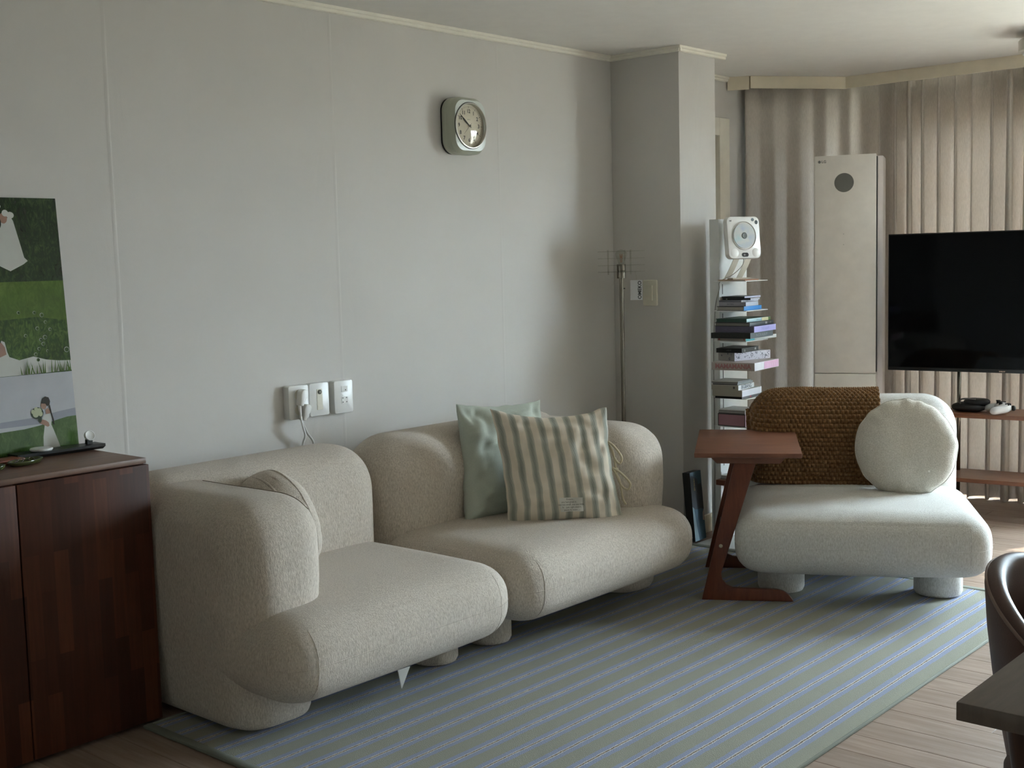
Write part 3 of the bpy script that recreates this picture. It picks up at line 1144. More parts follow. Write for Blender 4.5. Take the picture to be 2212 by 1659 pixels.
# round cushions
def round_cushion(label, r, t, o, ex, ey, mat, gusset=False, seed=1, puck=1.0):
    ex, ey = Vector(ex).normalized(), Vector(ey).normalized()
    ez = ex.cross(ey).normalized(); ey = ez.cross(ex)
    root = thing('round_cushion', label, 'cushion', tuple(Vector(o) - ey * r))
    nr, na = 26, 96
    V, Fc = [], []
    if True:
        pr = []
        for k in range(nr * 2 + 1):
            a = math.pi * (k / (nr * 2)) - math.pi / 2      # back centre -> rim -> front centre
            ca, sa = math.cos(a), math.sin(a)
            rr = abs(ca) ** (.38 if gusset else .55)
            pr.append((rr, math.copysign(abs(sa) ** .9, sa) * t / 2))
    for (rr, zz) in pr:
        for k in range(na):
            th = 2 * math.pi * k / na
            edge = max(0, (rr - .55) / .45)
            w = .8 * math.sin(th * 13 + 3.5 * math.sin(th * 2 + seed) + 1.5 * math.sin(th * 5)) + .6 * noise.noise(Vector((math.cos(th) * 7, math.sin(th) * 7, seed)))
            pk = puck * .0040 * w * edge ** 2 * (1 if abs(zz) < t * .46 else .5)
            nz_ = .010 * noise.noise(Vector((rr * 2 * math.cos(th) + seed, rr * 2 * math.sin(th), zz * 9))) * (1 - edge * .5)
            R_ = r * rr * (1 + .006 * noise.noise(Vector((math.cos(th) * 2, math.sin(th) * 2, seed))) * edge) + pk * .6
            V.append((R_ * math.cos(th), R_ * math.sin(th), zz + math.copysign(1, zz) * (pk + nz_)))
    for i in range(len(pr) - 1):
        for k in range(na):
            Fc.append((i * na + k, i * na + (k + 1) % na, (i + 1) * na + (k + 1) % na, (i + 1) * na + k))
    mk('cover', xf(V, o, ex, ey, ez), Fc, mat, root, True)
    if gusset:
        for z_ in (t * .20, -t * .20):
            ring = [Vector(o) + (ex * math.cos(2 * math.pi * k / 80) + ey * math.sin(2 * math.pi * k / 80)) * (r * .962) + ez * z_ for k in range(80)]
            mk('piping', *tube(ring, .0042, 6, closed=True), mat, root, True)
    else:
        ring = []
        for k in range(120):
            th = 2 * math.pi * k / 120
            w = .8 * math.sin(th * 13 + 3.5 * math.sin(th * 2 + seed) + 1.5 * math.sin(th * 5))
            ring.append(Vector(o) + (ex * math.cos(th) + ey * math.sin(th)) * (r * 1.002 + .002 * w) + ez * (.003 * w))
        mk('piping', *tube(ring, .0035, 6, closed=True), mat, root, True)
    return root
# on the lounge chair
ang = math.atan2(-.872, .49)
cu_x = Vector((math.cos(ang), math.sin(ang), 0)); cu_b = Vector((-math.sin(ang), math.cos(ang), 0))
up_c = (Vector((0, 0, 1)) + cu_b * .22).normalized()
round_cushion('round cream cushion with puckered rim leaning on the lounge chair back', .198, .15, CHW(.200, .222, .540), cu_x, up_c, M_TEDDY, seed=3)
# on the left sofa module, leaning on the arm
up_l = (Vector((0, 0, 1)) - Vector((1, 0, 0)) * .22).normalized()
round_cushion('round beige cushion with piped edges leaning on the left sofa arm', .178, .165, Vector((-2.452, -.455, .525)), Vector((.12, 1, 0)), up_l, M_SOFA, gusset=True, seed=6, puck=.4)

# ================================================================== RUG
RX0, RX1, RY0, RY1 = -2.955, -.082, -2.087, -.432
def rug():
    root = thing('rug', 'large flat rug with sage and blue stripes under the sofa', 'rug', ((RX0 + RX1) / 2, (RY0 + RY1) / 2, 0))
    nx, ny = 150, 90
    V, Fc = [], []
    for i in range(nx + 1):
        for j in range(ny + 1):
            x = RX0 + (RX1 - RX0) * i / nx
            y = RY0 + (RY1 - RY0) * j / ny
            h = .0075 + .0012 * noise.noise(Vector((x * 3, y * 5, 0)))
            # shallow ripples where the cloth does not lie flat
            h += .0022 * max(0, noise.noise(Vector((x * 5 + 3, y * 14, 4))))
            if i in (0, nx) or j in (0, ny):
                h = .004
            V.append((x, y, h))
    for i in range(nx):
        for j in range(ny):
            a = i * (ny + 1) + j
            Fc.append((a, a + ny + 1, a + ny + 2, a + 1))
    n0 = len(V)
    ring = [i * (ny + 1) for i in range(nx + 1)] + [nx * (ny + 1) + j for j in range(1, ny + 1)] + \
           [i * (ny + 1) + ny for i in range(nx - 1, -1, -1)] + [j for j in range(ny - 1, 0, -1)]
    for q in ring:
        V.append((V[q][0], V[q][1], .0008))
    m = len(ring)
    for k in range(m):
        Fc.append((ring[k], n0 + k, n0 + (k + 1) % m, ring[(k + 1) % m]))
    pile = mk('pile', [(a, b_, c) for a, b_, c in V], Fc, M_RUG, root, True, sharp=50)
    # stripes are laid out in world y: undo the shift of the root
    pile.location = Vector(pile.location)
    for x0, x1, y0, y1 in ((RX0 - .004, RX0 + .026, RY0 - .003, RY1 + .003), (RX1 - .026, RX1 + .004, RY0 - .003, RY1 + .003)):
        box('binding', x0, x1, y0, y1, .0006, .0112, M_RUGEDGE, root, .004)
    for y0, y1 in ((RY0 - .004, RY0 + .004), (RY1 - .004, RY1 + .004)):
        box('binding', RX0 + .026, RX1 - .026, y0, y1, .0006, .0105, M_RUGEDGE, root, .003)
rug()

# ================================================================== CABINET
CX1, CYF, CZ = -2.888, -.426, .800
cab = thing('cabinet', 'dark brown wooden cabinet with plain doors at the left edge', 'cabinet', (-3.5, -.2, 0))
box('carcass', -4.11, CX1 - .004, CYF + .021, -.014, .035, CZ - .018, M_CAB, cab)
box('top_panel', -4.112, CX1 - .003, CYF + .008, -.012, CZ - .016, CZ, M_CABTOP, cab, .0012)
box('plinth', -4.09, CX1 - .02, CYF + .05, -.03, 0, .035, M_BLACK, cab)
for k in range(3):
    x1 = CX1 - k * .4075
    box('door', x1 - .4035, x1, CYF, CYF + .019, .014, CZ - .019, M_CAB, cab, .0014)

# framed photo print leaning on the wall
def photo_panel():
    zb, zt, yb, yt = CZ + .001, 1.574, -.068, -.016
    ex = Vector((1, 0, 0))
    ey = Vector((0, yt - yb, zt - zb)).normalized()
    ez = ex.cross(ey)                                    # towards the room
    H = (Vector((0, yt, zt)) - Vector((0, yb, zb))).length
    x1 = -2.905; Wd = .52
    o = Vector((x1, yb, zb))
    root = thing('photo_panel', 'tall glossy photo panel with three green meadow pictures on the cabinet', 'picture', (x1 - Wd / 2, yb, zb))
    th = .008
    mk('backing', xf(boxv(-Wd, 0, 0, H, -th, 0), o, ex, ey, ez), BOXF, plain('panel_edge', (205, 205, 205), .4), root)
    g_dark = m_grass('print_dark_grass', (8, 18, 10), (28, 50, 26), (72, 98, 54), 60)
    g_mid = m_grass('print_tall_grass', (12, 26, 10), (48, 74, 28), (96, 126, 58), 66)
    g_lite = m_grass('print_field', (52, 76, 26), (74, 100, 38), (96, 120, 54), 40)
    g_hill = m_grass('print_hill', (38, 62, 30), (64, 90, 46), (90, 114, 64), 50)
    def flat(n, rgb):
        return plain(n, rgb, .16, spec=.4)
    sky, haze = flat('print_sky', (176, 178, 184)), flat('print_haze', (142, 146, 156))
    dress, skin = flat('print_dress', (190, 192, 186)), flat('print_skin', (152, 120, 104))
    hair, dark = flat('print_hair', (30, 22, 20)), flat('print_dark', (16, 22, 18))  # near-black ink fills the body of the darker figure
    bouq, leafc = flat('print_flowers', (178, 182, 152)), flat('print_leaves', (44, 60, 44))
    bub = flat('print_bubble', (150, 160, 140))
    def picture(y0, y1, mats, shapes):
        """one printed photo: backdrop bands and flat shapes in panel coordinates (x from the right edge)"""
        V, Fc, Mi = [], [], []
        for k, (poly, mi) in enumerate(shapes):
            n = len(V)
            V += [(px, py, .0004 + .00012 * k) for px, py in poly]
            Fc.append(tuple(range(n, n + len(poly)))); Mi.append(mi)
        mk('picture', xf(V, o, ex, ey, ez), Fc, mats, root, fmat=Mi)
    def ell(cx, cy, a, b_, n=20, t0=0, t1=360):
        return [(cx + a * math.cos(math.radians(t0 + (t1 - t0) * i / n)), cy + b_ * math.sin(math.radians(t0 + (t1 - t0) * i / n))) for i in range(n)]
    def ringp(cx, cy, r):
        return ell(cx, cy, r, r, 14)
    # heights along the panel (fractions measured on the photograph)
    ya, yb_ = .523, .242
    L = -Wd
    picture(ya, H, [g_dark, dress, skin, hair, dark], [
        ([(L, ya), (0, ya), (0, H), (L, H)], 0),
        ([(-.205, .705), (-.190, .700), (-.165, .71), (-.150, .72), (-.142, .705), (-.118, .595), (-.108, .585), (-.122, .575), (-.165, .555), (-.195, .570), (-.21, .60), (-.214, .66)], 1),
        (ell(-.172, .713, .012, .016), 2), (ell(-.165, .728, .010, .010), 1), (ell(-.150, .722, .012, .010), 1),
        (ell(-.20, .735, .016, .018), 2), (ell(-.20, .700, .02, .026), 3), (ell(-.19, .748, .013, .010), 1),
        ([(-.35, .58), (-.24, .58), (-.22, .70), (-.25, .74), (-.33, .74)], 4), (ell(-.27, .765, .022, .026), 3), (ell(-.262, .757, .014, .019), 2)])
    sh = [([(L, yb_), (0, yb_), (0, ya), (L, ya)], 0), ([(L, .405), (-.2, .41), (-.1, .415), (0, .400), (0, ya), (L, ya)], 1),
          ([(L, .25), (-.25, .26), (-.215, .35), (-.205, .345), (-.20, .315), (-.195, .30), (-.165, .288), (-.120, .296), (-.08, .284), (-.04, .278), (0, .276), (0, .246), (-.08, .244), (-.2, yb_ + .001), (L, yb_ + .001)], 2),
          ([(-.216, .345), (-.206, .33), (-.203, .308), (-.225, .30), (-.26, .31)], 3), (ell(-.26, .40, .03, .035), 4)]
    for bx, by, br in ((-.106, .285, .006), (-.112, .302, .0055), (-.100, .318, .005), (-.085, .332, .006), (-.078, .352, .0065), (-.092, .345, .005), (-.10, .38, .0055), (-.072, .398, .005),
                       (-.082, .42, .0065), (-.105, .428, .005), (-.155, .43, .005), (-.012, .31, .0085), (-.075, .31, .004), (-.14, .36, .005), (-.06, .375, .005)):
        sh.append((ringp(bx, by, br), 5)); sh.append((ringp(bx + .0006, by - .0004, br * .80), 0))
    for k in range(26):
        gx = -.175 + .17 * rng.random(); gh = .02 + .03 * rng.random(); ln_ = rng.uniform(-.012, .012)
        sh.append(([(gx - .0022, yb_ + .002), (gx + .0022, yb_ + .002), (gx + ln_, yb_ + .002 + gh)], 1))
    picture(yb_, ya, [g_mid, g_lite, dress, skin, hair, bub], sh)
    picture(0, yb_, [sky, haze, g_hill, dress, skin, hair, bouq, leafc], [
        ([(L, 0), (0, 0), (0, yb_), (L, yb_)], 0),
        ([(L, .09), (0, .09), (0, .128), (-.06, .122), (-.12, .112), (L, .098)], 1),
        ([(L, 0), (0, 0), (0, .104), (-.03, .103), (-.07, .096), (-.12, .086), (-.17, .080), (L, .07)], 2),
        ([(-.098, .0), (-.094, .03), (-.101, .038), (-.103, .012), (-.112, .012), (-.112, .0)], 4),
        ([(-.116, .013), (-.099, .012), (-.098, .002), (-.058, .002), (-.066, .03), (-.078, .068), (-.084, .085), (-.106, .083), (-.113, .05)], 3),
        ([(-.106, .083), (-.084, .085), (-.080, .106), (-.083, .118), (-.097, .120), (-.108, .112), (-.112, .104), (-.106, .100)], 3),
        ([(-.098, .118), (-.083, .119), (-.084, .130), (-.091, .137), (-.099, .131)], 4),
        ([(-.110, .103), (-.100, .099), (-.092, .092), (-.090, .082), (-.096, .079), (-.122, .093), (-.120, .100)], 4),
        (ell(-.103, .146, .009, .013), 4), ([(-.112, .143), (-.1135, .146), (-.110, .15)], 4),
        ([(-.110, .152), (-.106, .166), (-.096, .172), (-.085, .168), (-.081, .156), (-.084, .145), (-.093, .142), (-.097, .150)], 5),
        ([(-.087, .146), (-.083, .144), (-.079, .118), (-.075, .100), (-.074, .085), (-.077, .083), (-.080, .102), (-.084, .125)], 5),
        (ell(-.119, .108, .006, .014), 7), (ell(-.126, .124, .020, .018), 7), (ell(-.131, .122, .010, .011), 6), (ell(-.120, .131, .009, .008), 6),
        (ell(-.116, .121, .007, .008), 6), (ell(-.139, .129, .006, .007), 6), (ell(-.129, .137, .006, .006), 6)])
photo_panel()

# black charging tray and its pads
ty0, ty1, tx0, tx1 = -.150, -.088, -3.145, -2.862
tr = thing('charging_tray', 'long black charging tray in front of the photo panel', 'tray', ((tx0 + tx1) / 2, (ty0 + ty1) / 2, CZ))
M_TRAY = plain('tray_black', (18, 22, 24), .38)
tv_, tf_ = prism([(ty0 + .016, CZ + .0005), (ty1 - .008, CZ + .0005), (ty1, CZ + .010), (ty1, CZ + .018), (ty0, CZ + .018), (ty0, CZ + .010)], tx0, tx1, lambda a, b_, d: (d, a, b_))
mk('body', *fixn(tv_, tf_), M_TRAY, tr)
pd_o = Vector((-3.055, -.118, CZ + .0185))
mk('charging_pad', *lathe([(.030, 0), (.033, .003), (.033, .006), (.031, .008), (.004, .008)], 36, pd_o), M_WHITE, tr, True, sharp=40)
wo = Vector((-2.897, -.120, CZ + .018))
mk('watch_stand', *fixn(*prism([(-.008, 0), (.008, 0), (.006, .014), (-.006, .014)], -.009, .009, lambda a, b_, d: (wo.x + d, wo.y + .006 + a, wo.z + b_))), M_TRAY, tr)
wv, wf = lathe([(.003, -.0045), (.0155, -.0045), (.0165, -.003), (.0165, .003), (.0145, .0048), (.0125, .0034), (.003, .0034)], 32)
wn = Vector((-.10, -.93, .34)).normalized(); wx = Vector((0, 0, 1)).cross(wn).normalized(); wy = wn.cross(wx)
mk('watch_disc', xf(wv, wo + Vector((0, 0, .026)), wx, wy, wn), wf, M_WHITE, tr, True, sharp=40)
# catch-all dish with jewellery, leather wallet beside it
def dish(c, rx, ry, ang_, name, label):
    root = thing(name, label, 'dish', c)
    V, Fc = [], []
    prof = [(.0, .0012), (.5, .0008), (.85, .003), (1.0, .010), (1.03, .0135), (1.0, .0150), (.94, .0125), (.8, .006), (.5, .0040), (0, .0038)]
    na = 40
    for rr, z in prof:
        for k in range(na):
            th = 2 * math.pi * k / na
            x, y = rx * rr * math.cos(th), ry * rr * math.sin(th)
            V.append((c[0] + x * math.cos(ang_) - y * math.sin(ang_), c[1] + x * math.sin(ang_) + y * math.cos(ang_), c[2] + z))
    for i in range(len(prof) - 1):
        for k in range(na):
            Fc.append((i * na + k, i * na + (k + 1) % na, (i + 1) * na + (k + 1) % na, (i + 1) * na + k))
    t = MATS.get('olive_glaze')
    mk('bowl', V, Fc, plain('olive_glaze', (70, 76, 40), .12, spec=.6), root, True)
    return root
dish((-3.160, -.222, CZ), .062, .030, .35, 'trinket_dish', 'shallow olive green trinket dish holding small metal rings')
dish((-3.265, -.250, CZ), .030, .026, .2, 'small_dish', 'tiny olive green dish at the left edge of the cabinet')
for k, (dx, dy) in enumerate(((.02, .0), (-.01, .008), (-.03, -.004))):
    rr = .0085
    ring = [(-3.160 + dx + rr * math.cos(a), -.222 + dy + rr * .9 * math.sin(a), CZ + .012 + .006 * math.sin(a + k)) for a in [2 * math.pi * q / 20 for q in range(20)]]
    tag(mk('metal_ring', *tube(ring, .0014, 6, closed=True), M_CHROME, None, True, origin=(-3.16 + dx, -.222 + dy, CZ + .008)),
        ('silver ring at the right end of the olive dish', 'silver ring in the middle of the olive dish', 'silver ring at the left end of the olive dish')[k], 'ring')
wl = thing('wallet', 'tan leather wallet lying by the green dish on the cabinet', 'wallet', (-3.20, -.165, CZ), .15, local=True)
M_TAN = plain('tan_leather', (120, 62, 34), .5, var=.1, bscale=300)
box('cover', -.075, .055, -.035, .035, .0005, .008, M_TAN, wl, .003)
box('flap', -.073, .053, -.034, .030, .0082, .016, M_TAN, wl, .003)

# ================================================================== THINGS ON THE WALLS
# clock
cw, chh, cdp = .205, .232, .075
cxk, czk = -1.078, 1.907
ck = thing('wall_clock', 'square sage wall clock with a round cream dial', 'clock', (cxk, -.001, czk - chh / 2))
M_CLOCK = plain('clock_case', (172, 176, 160), .35)
M_CLOCKF = plain('clock_front', (206, 212, 206), .3)
def clk(a, b_, d):
    return (cxk + a, -d, czk + b_)
mk('back_plate', *fixn(*prism(rrect(cw * .985, chh * .985, .055, 8), .001, .007, clk)), M_BLACK, ck, True, sharp=40)
def ringsurf(name, loops, mat, cap_last=False, parent=ck):
    n = len(loops[0]); V = [p for lp in loops for p in lp]; Fc = []
    for i in range(len(loops) - 1):
        for k in range(n):
            Fc.append((i * n + k, i * n + (k + 1) % n, (i + 1) * n + (k + 1) % n, (i + 1) * n + k))
    if cap_last:
        Fc.append(tuple((len(loops) - 1) * n + k for k in range(n)))
    V, Fc = fixn(V, Fc)
    return mk(name, V, Fc, mat, parent, True, sharp=32)
def rl(sc_, d, r, k=8):
    return [clk(a, b_, d) for a, b_ in rrect(cw * sc_, chh * sc_, r, k)]
case = ringsurf('case', [rl(.97, .007, .056), rl(1.0, .012, .06), rl(1.0, .030, .06), rl(.994, .0315, .06), rl(1.0, .033, .06), rl(.994, .0345, .06), rl(1.0, .036, .06),
                  rl(.99, .058, .058), rl(.90, cdp - .003, .050), rl(.885, cdp, .049)], M_CLOCK)
nE = 36
dial_r = .088
def circ(r, d, n=nE):
    # start at the same corner as rrect so the loops match
    return [clk(r * math.cos(2 * math.pi * (i + .5) / n - 0.0), r * math.sin(2 * math.pi * (i + .5) / n), d) for i in range(n)]
rr_ = rrect(cw * .885, chh * .885, .049, 8)
ringsurf('front', [[clk(a, b_, cdp) for a, b_ in rr_], [clk(*(Vector((a, b_)).normalized() * (dial_r + .007)), cdp + .001) for a, b_ in rr_],
                   [clk(*(Vector((a, b_)).normalized() * (dial_r + .007)), cdp - .004) for a, b_ in rr_]], M_CLOCKF)
bz = [(dial_r + .0065, cdp + .001), (dial_r + .005, cdp + .006), (dial_r + .002, cdp + .0065), (dial_r, cdp + .002), (dial_r, cdp - .011)]
ringsurf('bezel', [circ(r, d, 64) for r, d in bz], m_metal('clock_bezel', (206, 204, 198), .3))
mk('gasket', *fixn(*tube([clk((dial_r + .0072) * math.cos(2 * math.pi * k / 64), (dial_r + .0072) * math.sin(2 * math.pi * k / 64), cdp + .001) for k in range(64)], .0013, 6, closed=True)), M_BLACK, ck, True)
DD = cdp - .010
M_DIAL = plain('clock_dial', (206, 198, 178), .6)
dial = mk('dial', *fixn([clk(dial_r * math.cos(2 * math.pi * k / 64), dial_r * math.sin(2 * math.pi * k / 64), DD) for k in range(64)] , [tuple(range(64))]), M_DIAL, ck)
M_INK = plain('clock_ink', (38, 40, 40), .6)
tv, tf = [], []
for k in range(60):
    a = math.radians(90 - 6 * k)
    big = k % 5 == 0
    r0, r1, w_ = (.0715, .0805, .0011) if big else (.0745, .0800, .0005)
    n = len(tv)
    ca, sa = math.cos(a), math.sin(a)
    for r, sgn in ((r0, -1), (r0, 1), (r1, 1), (r1, -1)):
        tv.append(clk(r * ca - sgn * w_ * sa, r * sa + sgn * w_ * ca, DD + .0004))
    tf.append((n, n + 1, n + 2, n + 3))
mk('minute_marks', tv, tf, M_INK, dial)
for h in range(1, 13):
    a = math.radians(90 - 30 * h)
    text('numeral', str(h), .0215, M_INK, dial, clk(.059 * math.cos(a), .059 * math.sin(a), DD + .0005), (1, 0, 0), (0, 0, 1), bold=.0006)
text('dial_print', 'quartz', .007, M_INK, dial, clk(.0, .026, DD + .0005), (1, 0, 0), (0, 0, 1))
def hand(name, ang_deg, L, w_, back, d, mat):
    a = math.radians(90 - ang_deg)
    ca, sa = math.cos(a), math.sin(a)
    poly = [(-back, -w_ * .7), (L * .55, -w_), (L, -w_ * .25), (L, w_ * .25), (L * .55, w_), (-back, w_ * .7)]
    V, Fc = prism([(p * ca - q * sa, p * sa + q * ca) for p, q in poly], d, d + .0009, clk)
    mk(name, *fixn(V, Fc), mat, ck)
hand('hour_hand', 306, .048, .0026, .008, DD + .003, M_INK)
hand('minute_hand', 309, .073, .0020, .012, DD + .0045, M_INK)
hand('second_hand', 226, .050, .0005, .015, DD + .006, M_INK)
mk('hub', *fixn(*prism([(.0045 * math.cos(i * .5236), .0045 * math.sin(i * .5236)) for i in range(12)], DD + .003, DD + .0095, clk)), M_INK, ck)
# domed glass
gl = []
for i in range(9):
    t_ = i / 8 * 1.0
    gl.append((dial_r * math.cos(t_ * math.pi / 2 * .97), cdp + .001 + .017 * math.sin(t_ * math.pi / 2)))
ringsurf('glass', [circ(r, d, 64) for r, d in gl], M_CLOCKGLASS, True)

# sockets over the left module
def plate(name, label, x, z, w=.093, h=.125, d=.022, r=.008):
    root = thing(name, label, 'socket', (x, -.0005, z - h / 2))
    fr = lambda a, b_, dd_: (x + a, -.0005 - dd_, z + b_)
    ol = lambda s, d_: [fr(a * s, b_ * s, d_) for a, b_ in rrect(w, h, r, 4)]
    ringsurf('plate', [ol(1, 0), ol(1, d - .004), ol(.985, d - .001), ol(.95, d)], M_WHITE, True, root)
    return root, fr
PZ = .848
s1, fr1 = plate('power_socket', 'white wall socket with two plugs pushed in', -2.003, PZ + .001, d=.032)
fc = lambda cx_, cz_, r, d0, d1, fr: prism([(cx_ + r * math.cos(2 * math.pi * i / 24), cz_ + r * math.sin(2 * math.pi * i / 24)) for i in range(24)], d0, d1, fr)
mk('socket_face', *fixn(*fc(0, .028, .0195, .030, .0335, fr1)), M_IVORY, s1)
mk('socket_face', *fixn(*fc(0, -.028, .0195, .030, .0335, fr1)), M_IVORY, s1)
s2, fr2 = plate('light_control', 'white wall plate with a thermostat slider and round dark sensor', -1.897, PZ + .001, d=.022)
mk('slider_panel', *fixn(*prism(rrect(.026, .078, .002), .021, .0235, fr2)), M_IVORY, s2)
mk('slider_panel', *fixn(*prism([(a, b_ - .030) for a, b_ in rrect(.026, .018, .002)], .0235, .0245, fr2)), M_IVORY, s2)
mk('sensor', *fixn(*fc(.0, .028, .0085, .023, .0262, fr2)), plain('sensor_dark', (58, 58, 50), .3), s2)
mk('sensor_lens', *fixn(*fc(.0, .028, .0048, .0262, .0272, fr2)), plain('sensor_lens', (140, 138, 124), .2), s2)
s3, fr3 = plate('data_socket', 'white wall plate with telephone and data jacks', -1.786, PZ, d=.032)
mk('jack_cover', *fixn(*prism([(a + .004, b_ + .030) for a, b_ in rrect(.030, .022, .001)], .0315, .0335, fr3)), M_WHITE, s3)
mk('jack_cover', *fixn(*prism([(a + .004, b_ - .012) for a, b_ in rrect(.030, .024, .001)], .0315, .0335, fr3)), M_WHITE, s3)
for a, b_ in ((-.006, -.004), (.012, -.004), (-.006, -.020), (.012, -.020), (.008, .026)):
    mk('jack_hole', *fixn(*prism([(a + q, b_ + w_) for q, w_ in rrect(.004, .004, .0008)], .0335, .034, fr3)), M_INK, s3)
# plugs with their cables
def plug(label, x, z, pts, rot, mat):
    root = thing('plug', label, 'plug', (x, -.035, z))
    ca, sa = math.cos(rot), math.sin(rot)
    body = [(-.016, .010), (-.010, .018), (0, .021), (.010, .018), (.016, .010), (.016, -.004), (.009, -.030), (.007, -.042), (-.007, -.042), (-.009, -.030), (-.016, -.004)]
    fr = lambda a, b_, d: (x + a * ca - b_ * sa, -.0345 - d, z + a * sa + b_ * ca)
    v_, f_ = bev(*fixn(*prism(body, 0, .030, fr)), .004, 2)
    mk('plug_body', v_, f_, mat, root, True, sharp=50)
    q = fr(0, -.040, .014)
    mk('strain_relief', *tube([q, (q[0] + .5 * (pts[0][0] - q[0]), q[1] + .5 * (pts[0][1] - q[1]), q[2] + .5 * (pts[0][2] - q[2])), pts[0]], [.0062, .005, .004], 10), mat, root, True)
    mk('cable', *tube(spline([q] + pts, 36), .0042, 8), mat, root, True)
    return root
plug('upper white round plug in the socket over the sofa', -2.000, PZ + .030,
     [(-2.016, -.055, .800), (-2.012, -.06, .762), (-1.995, -.05, .725), (-1.992, -.03, .690), (-1.998, -.02, .60), (-2.0, -.02, .45)], -.35, M_WHITE)
plug('lower grey moulded plug in the socket over the sofa', -1.988, PZ - .026,
     [(-2.006, -.052, .775), (-1.985, -.05, .735), (-1.955, -.04, .705), (-1.94, -.03, .68), (-1.93, -.02, .60), (-1.93, -.02, .45)], -.42, plain('grey_plastic', (196, 194, 190), .4))

# light switch on the pier
sw = thing('light_switch', 'white rocker light switch on the dark pier face', 'light switch', (-.0005, -.2175, 1.116))
frs = lambda a, b_, d: (-.0005 - d, -.2175 - a, 1.177 + b_)
ringsurf('plate', [[frs(a * s, b_ * s, d) for a, b_ in rrect(.080, .124, .007, 4)] for s, d in ((1, 0), (1, .006), (.97, .009), (.93, .010))], M_IVORY, True, sw)
v_, f_ = prism([(-.017, .009), (.017, .009), (.017, .0165), (-.017, .0115)], -.036, .036, lambda a, b_, d: frs(a, d, b_))
mk('rocker', *fixn(v_, f_), M_IVORY, sw)

# floor lamp: nickel pole, clear disc shade, clear bulb
LX, LY = -.212, -.200
lp = thing('floor_lamp', 'slim metal floor lamp with clear stacked disc shade in the corner', 'floor lamp', (LX, LY, 0))
mk('base', *lathe([(.125, .0), (.13, .004), (.13, .014), (.12, .020), (.02, .022)], 40, (LX, LY, 0)), M_CHROME, lp, True, sharp=40)
mk('pole', *lathe([(.0098, .02), (.0098, 1.256)], 24, (LX, LY, 0)), M_CHROME, lp, True, sharp=50)
mk('socket_holder', *lathe([(.0195, 1.252), (.0205, 1.253), (.0205, 1.283), (.0190, 1.284), (.0190, 1.287), (.0205, 1.288), (.0205, 1.316), (.0195, 1.317)], 28, (LX, LY, 0)), M_CHROME, lp, True, sharp=40)
mk('switch_knob', *tube([(LX + .006, LY - .008, 1.205), (LX + .010, LY - .013, 1.205)], .003, 8), M_BLACK, lp, True)
bulb = [(.012, 1.318), (.014, 1.327), (.022, 1.345), (.027, 1.358), (.026, 1.370), (.018, 1.381), (.004, 1.385)]
mk('bulb', *lathe(bulb, 24, (LX, LY, 0)), M_ACRYL, lp, True)
mk('filament', *tube(spline([(LX - .004, LY, 1.325), (LX - .008, LY, 1.365), (LX, LY, 1.345), (LX + .008, LY, 1.365), (LX + .004, LY, 1.325)], 24), .0012, 5), plain('filament', (170, 110, 70), .4), lp, True)
for z in (1.283, 1.313, 1.345, 1.377):
    mk('shade_disc', *lathe([(.024, z - .0012), (.108, z - .0012), (.109, z), (.108, z + .0012), (.024, z + .0012)], 56, (LX, LY, 0), cap=False), M_ACRYL, lp, True, sharp=40)
for k in range(3):
    a = math.radians(20 + 120 * k)
    x, y = LX + .062 * math.cos(a), LY + .062 * math.sin(a)
    mk('shade_rod', *tube([(x, y, 1.270), (x, y, 1.384)], .0035, 10), M_ACRYL, lp, True)
# paper tag hanging from the lowest disc
tgx = Vector((-.160, -.2465, 1.196))
txv = Vector((.659, -.752, 0)); tnv = Vector((-.752, -.659, 0)); tz = Vector((0, 0, 1))
lt = thing('hang_tag', 'small white swing tag reading OMEKO under the lamp shade', 'tag', (tgx.x, tgx.y, tgx.z - .046))
mk('card', xf(boxv(-.028, .028, -.046, .046, -.0006, .0006), tgx, txv, tz, tnv), BOXF, plain('tag_card', (196, 198, 200), .7), lt)
text('tag_print', 'OMEKO', .0225, M_INK, lt, tgx + txv * .016 + tnv * .0012, tz, -txv, bold=.0006, sx=1.05)
mk('tag_string', *tube(spline([tgx + tz * .046, tgx + tz * .058 + txv * .002, tgx + tz * .070 - txv * .001, tgx + tz * .086 - txv * .004], 12), .0012, 5), M_ACRYL, lt, True)

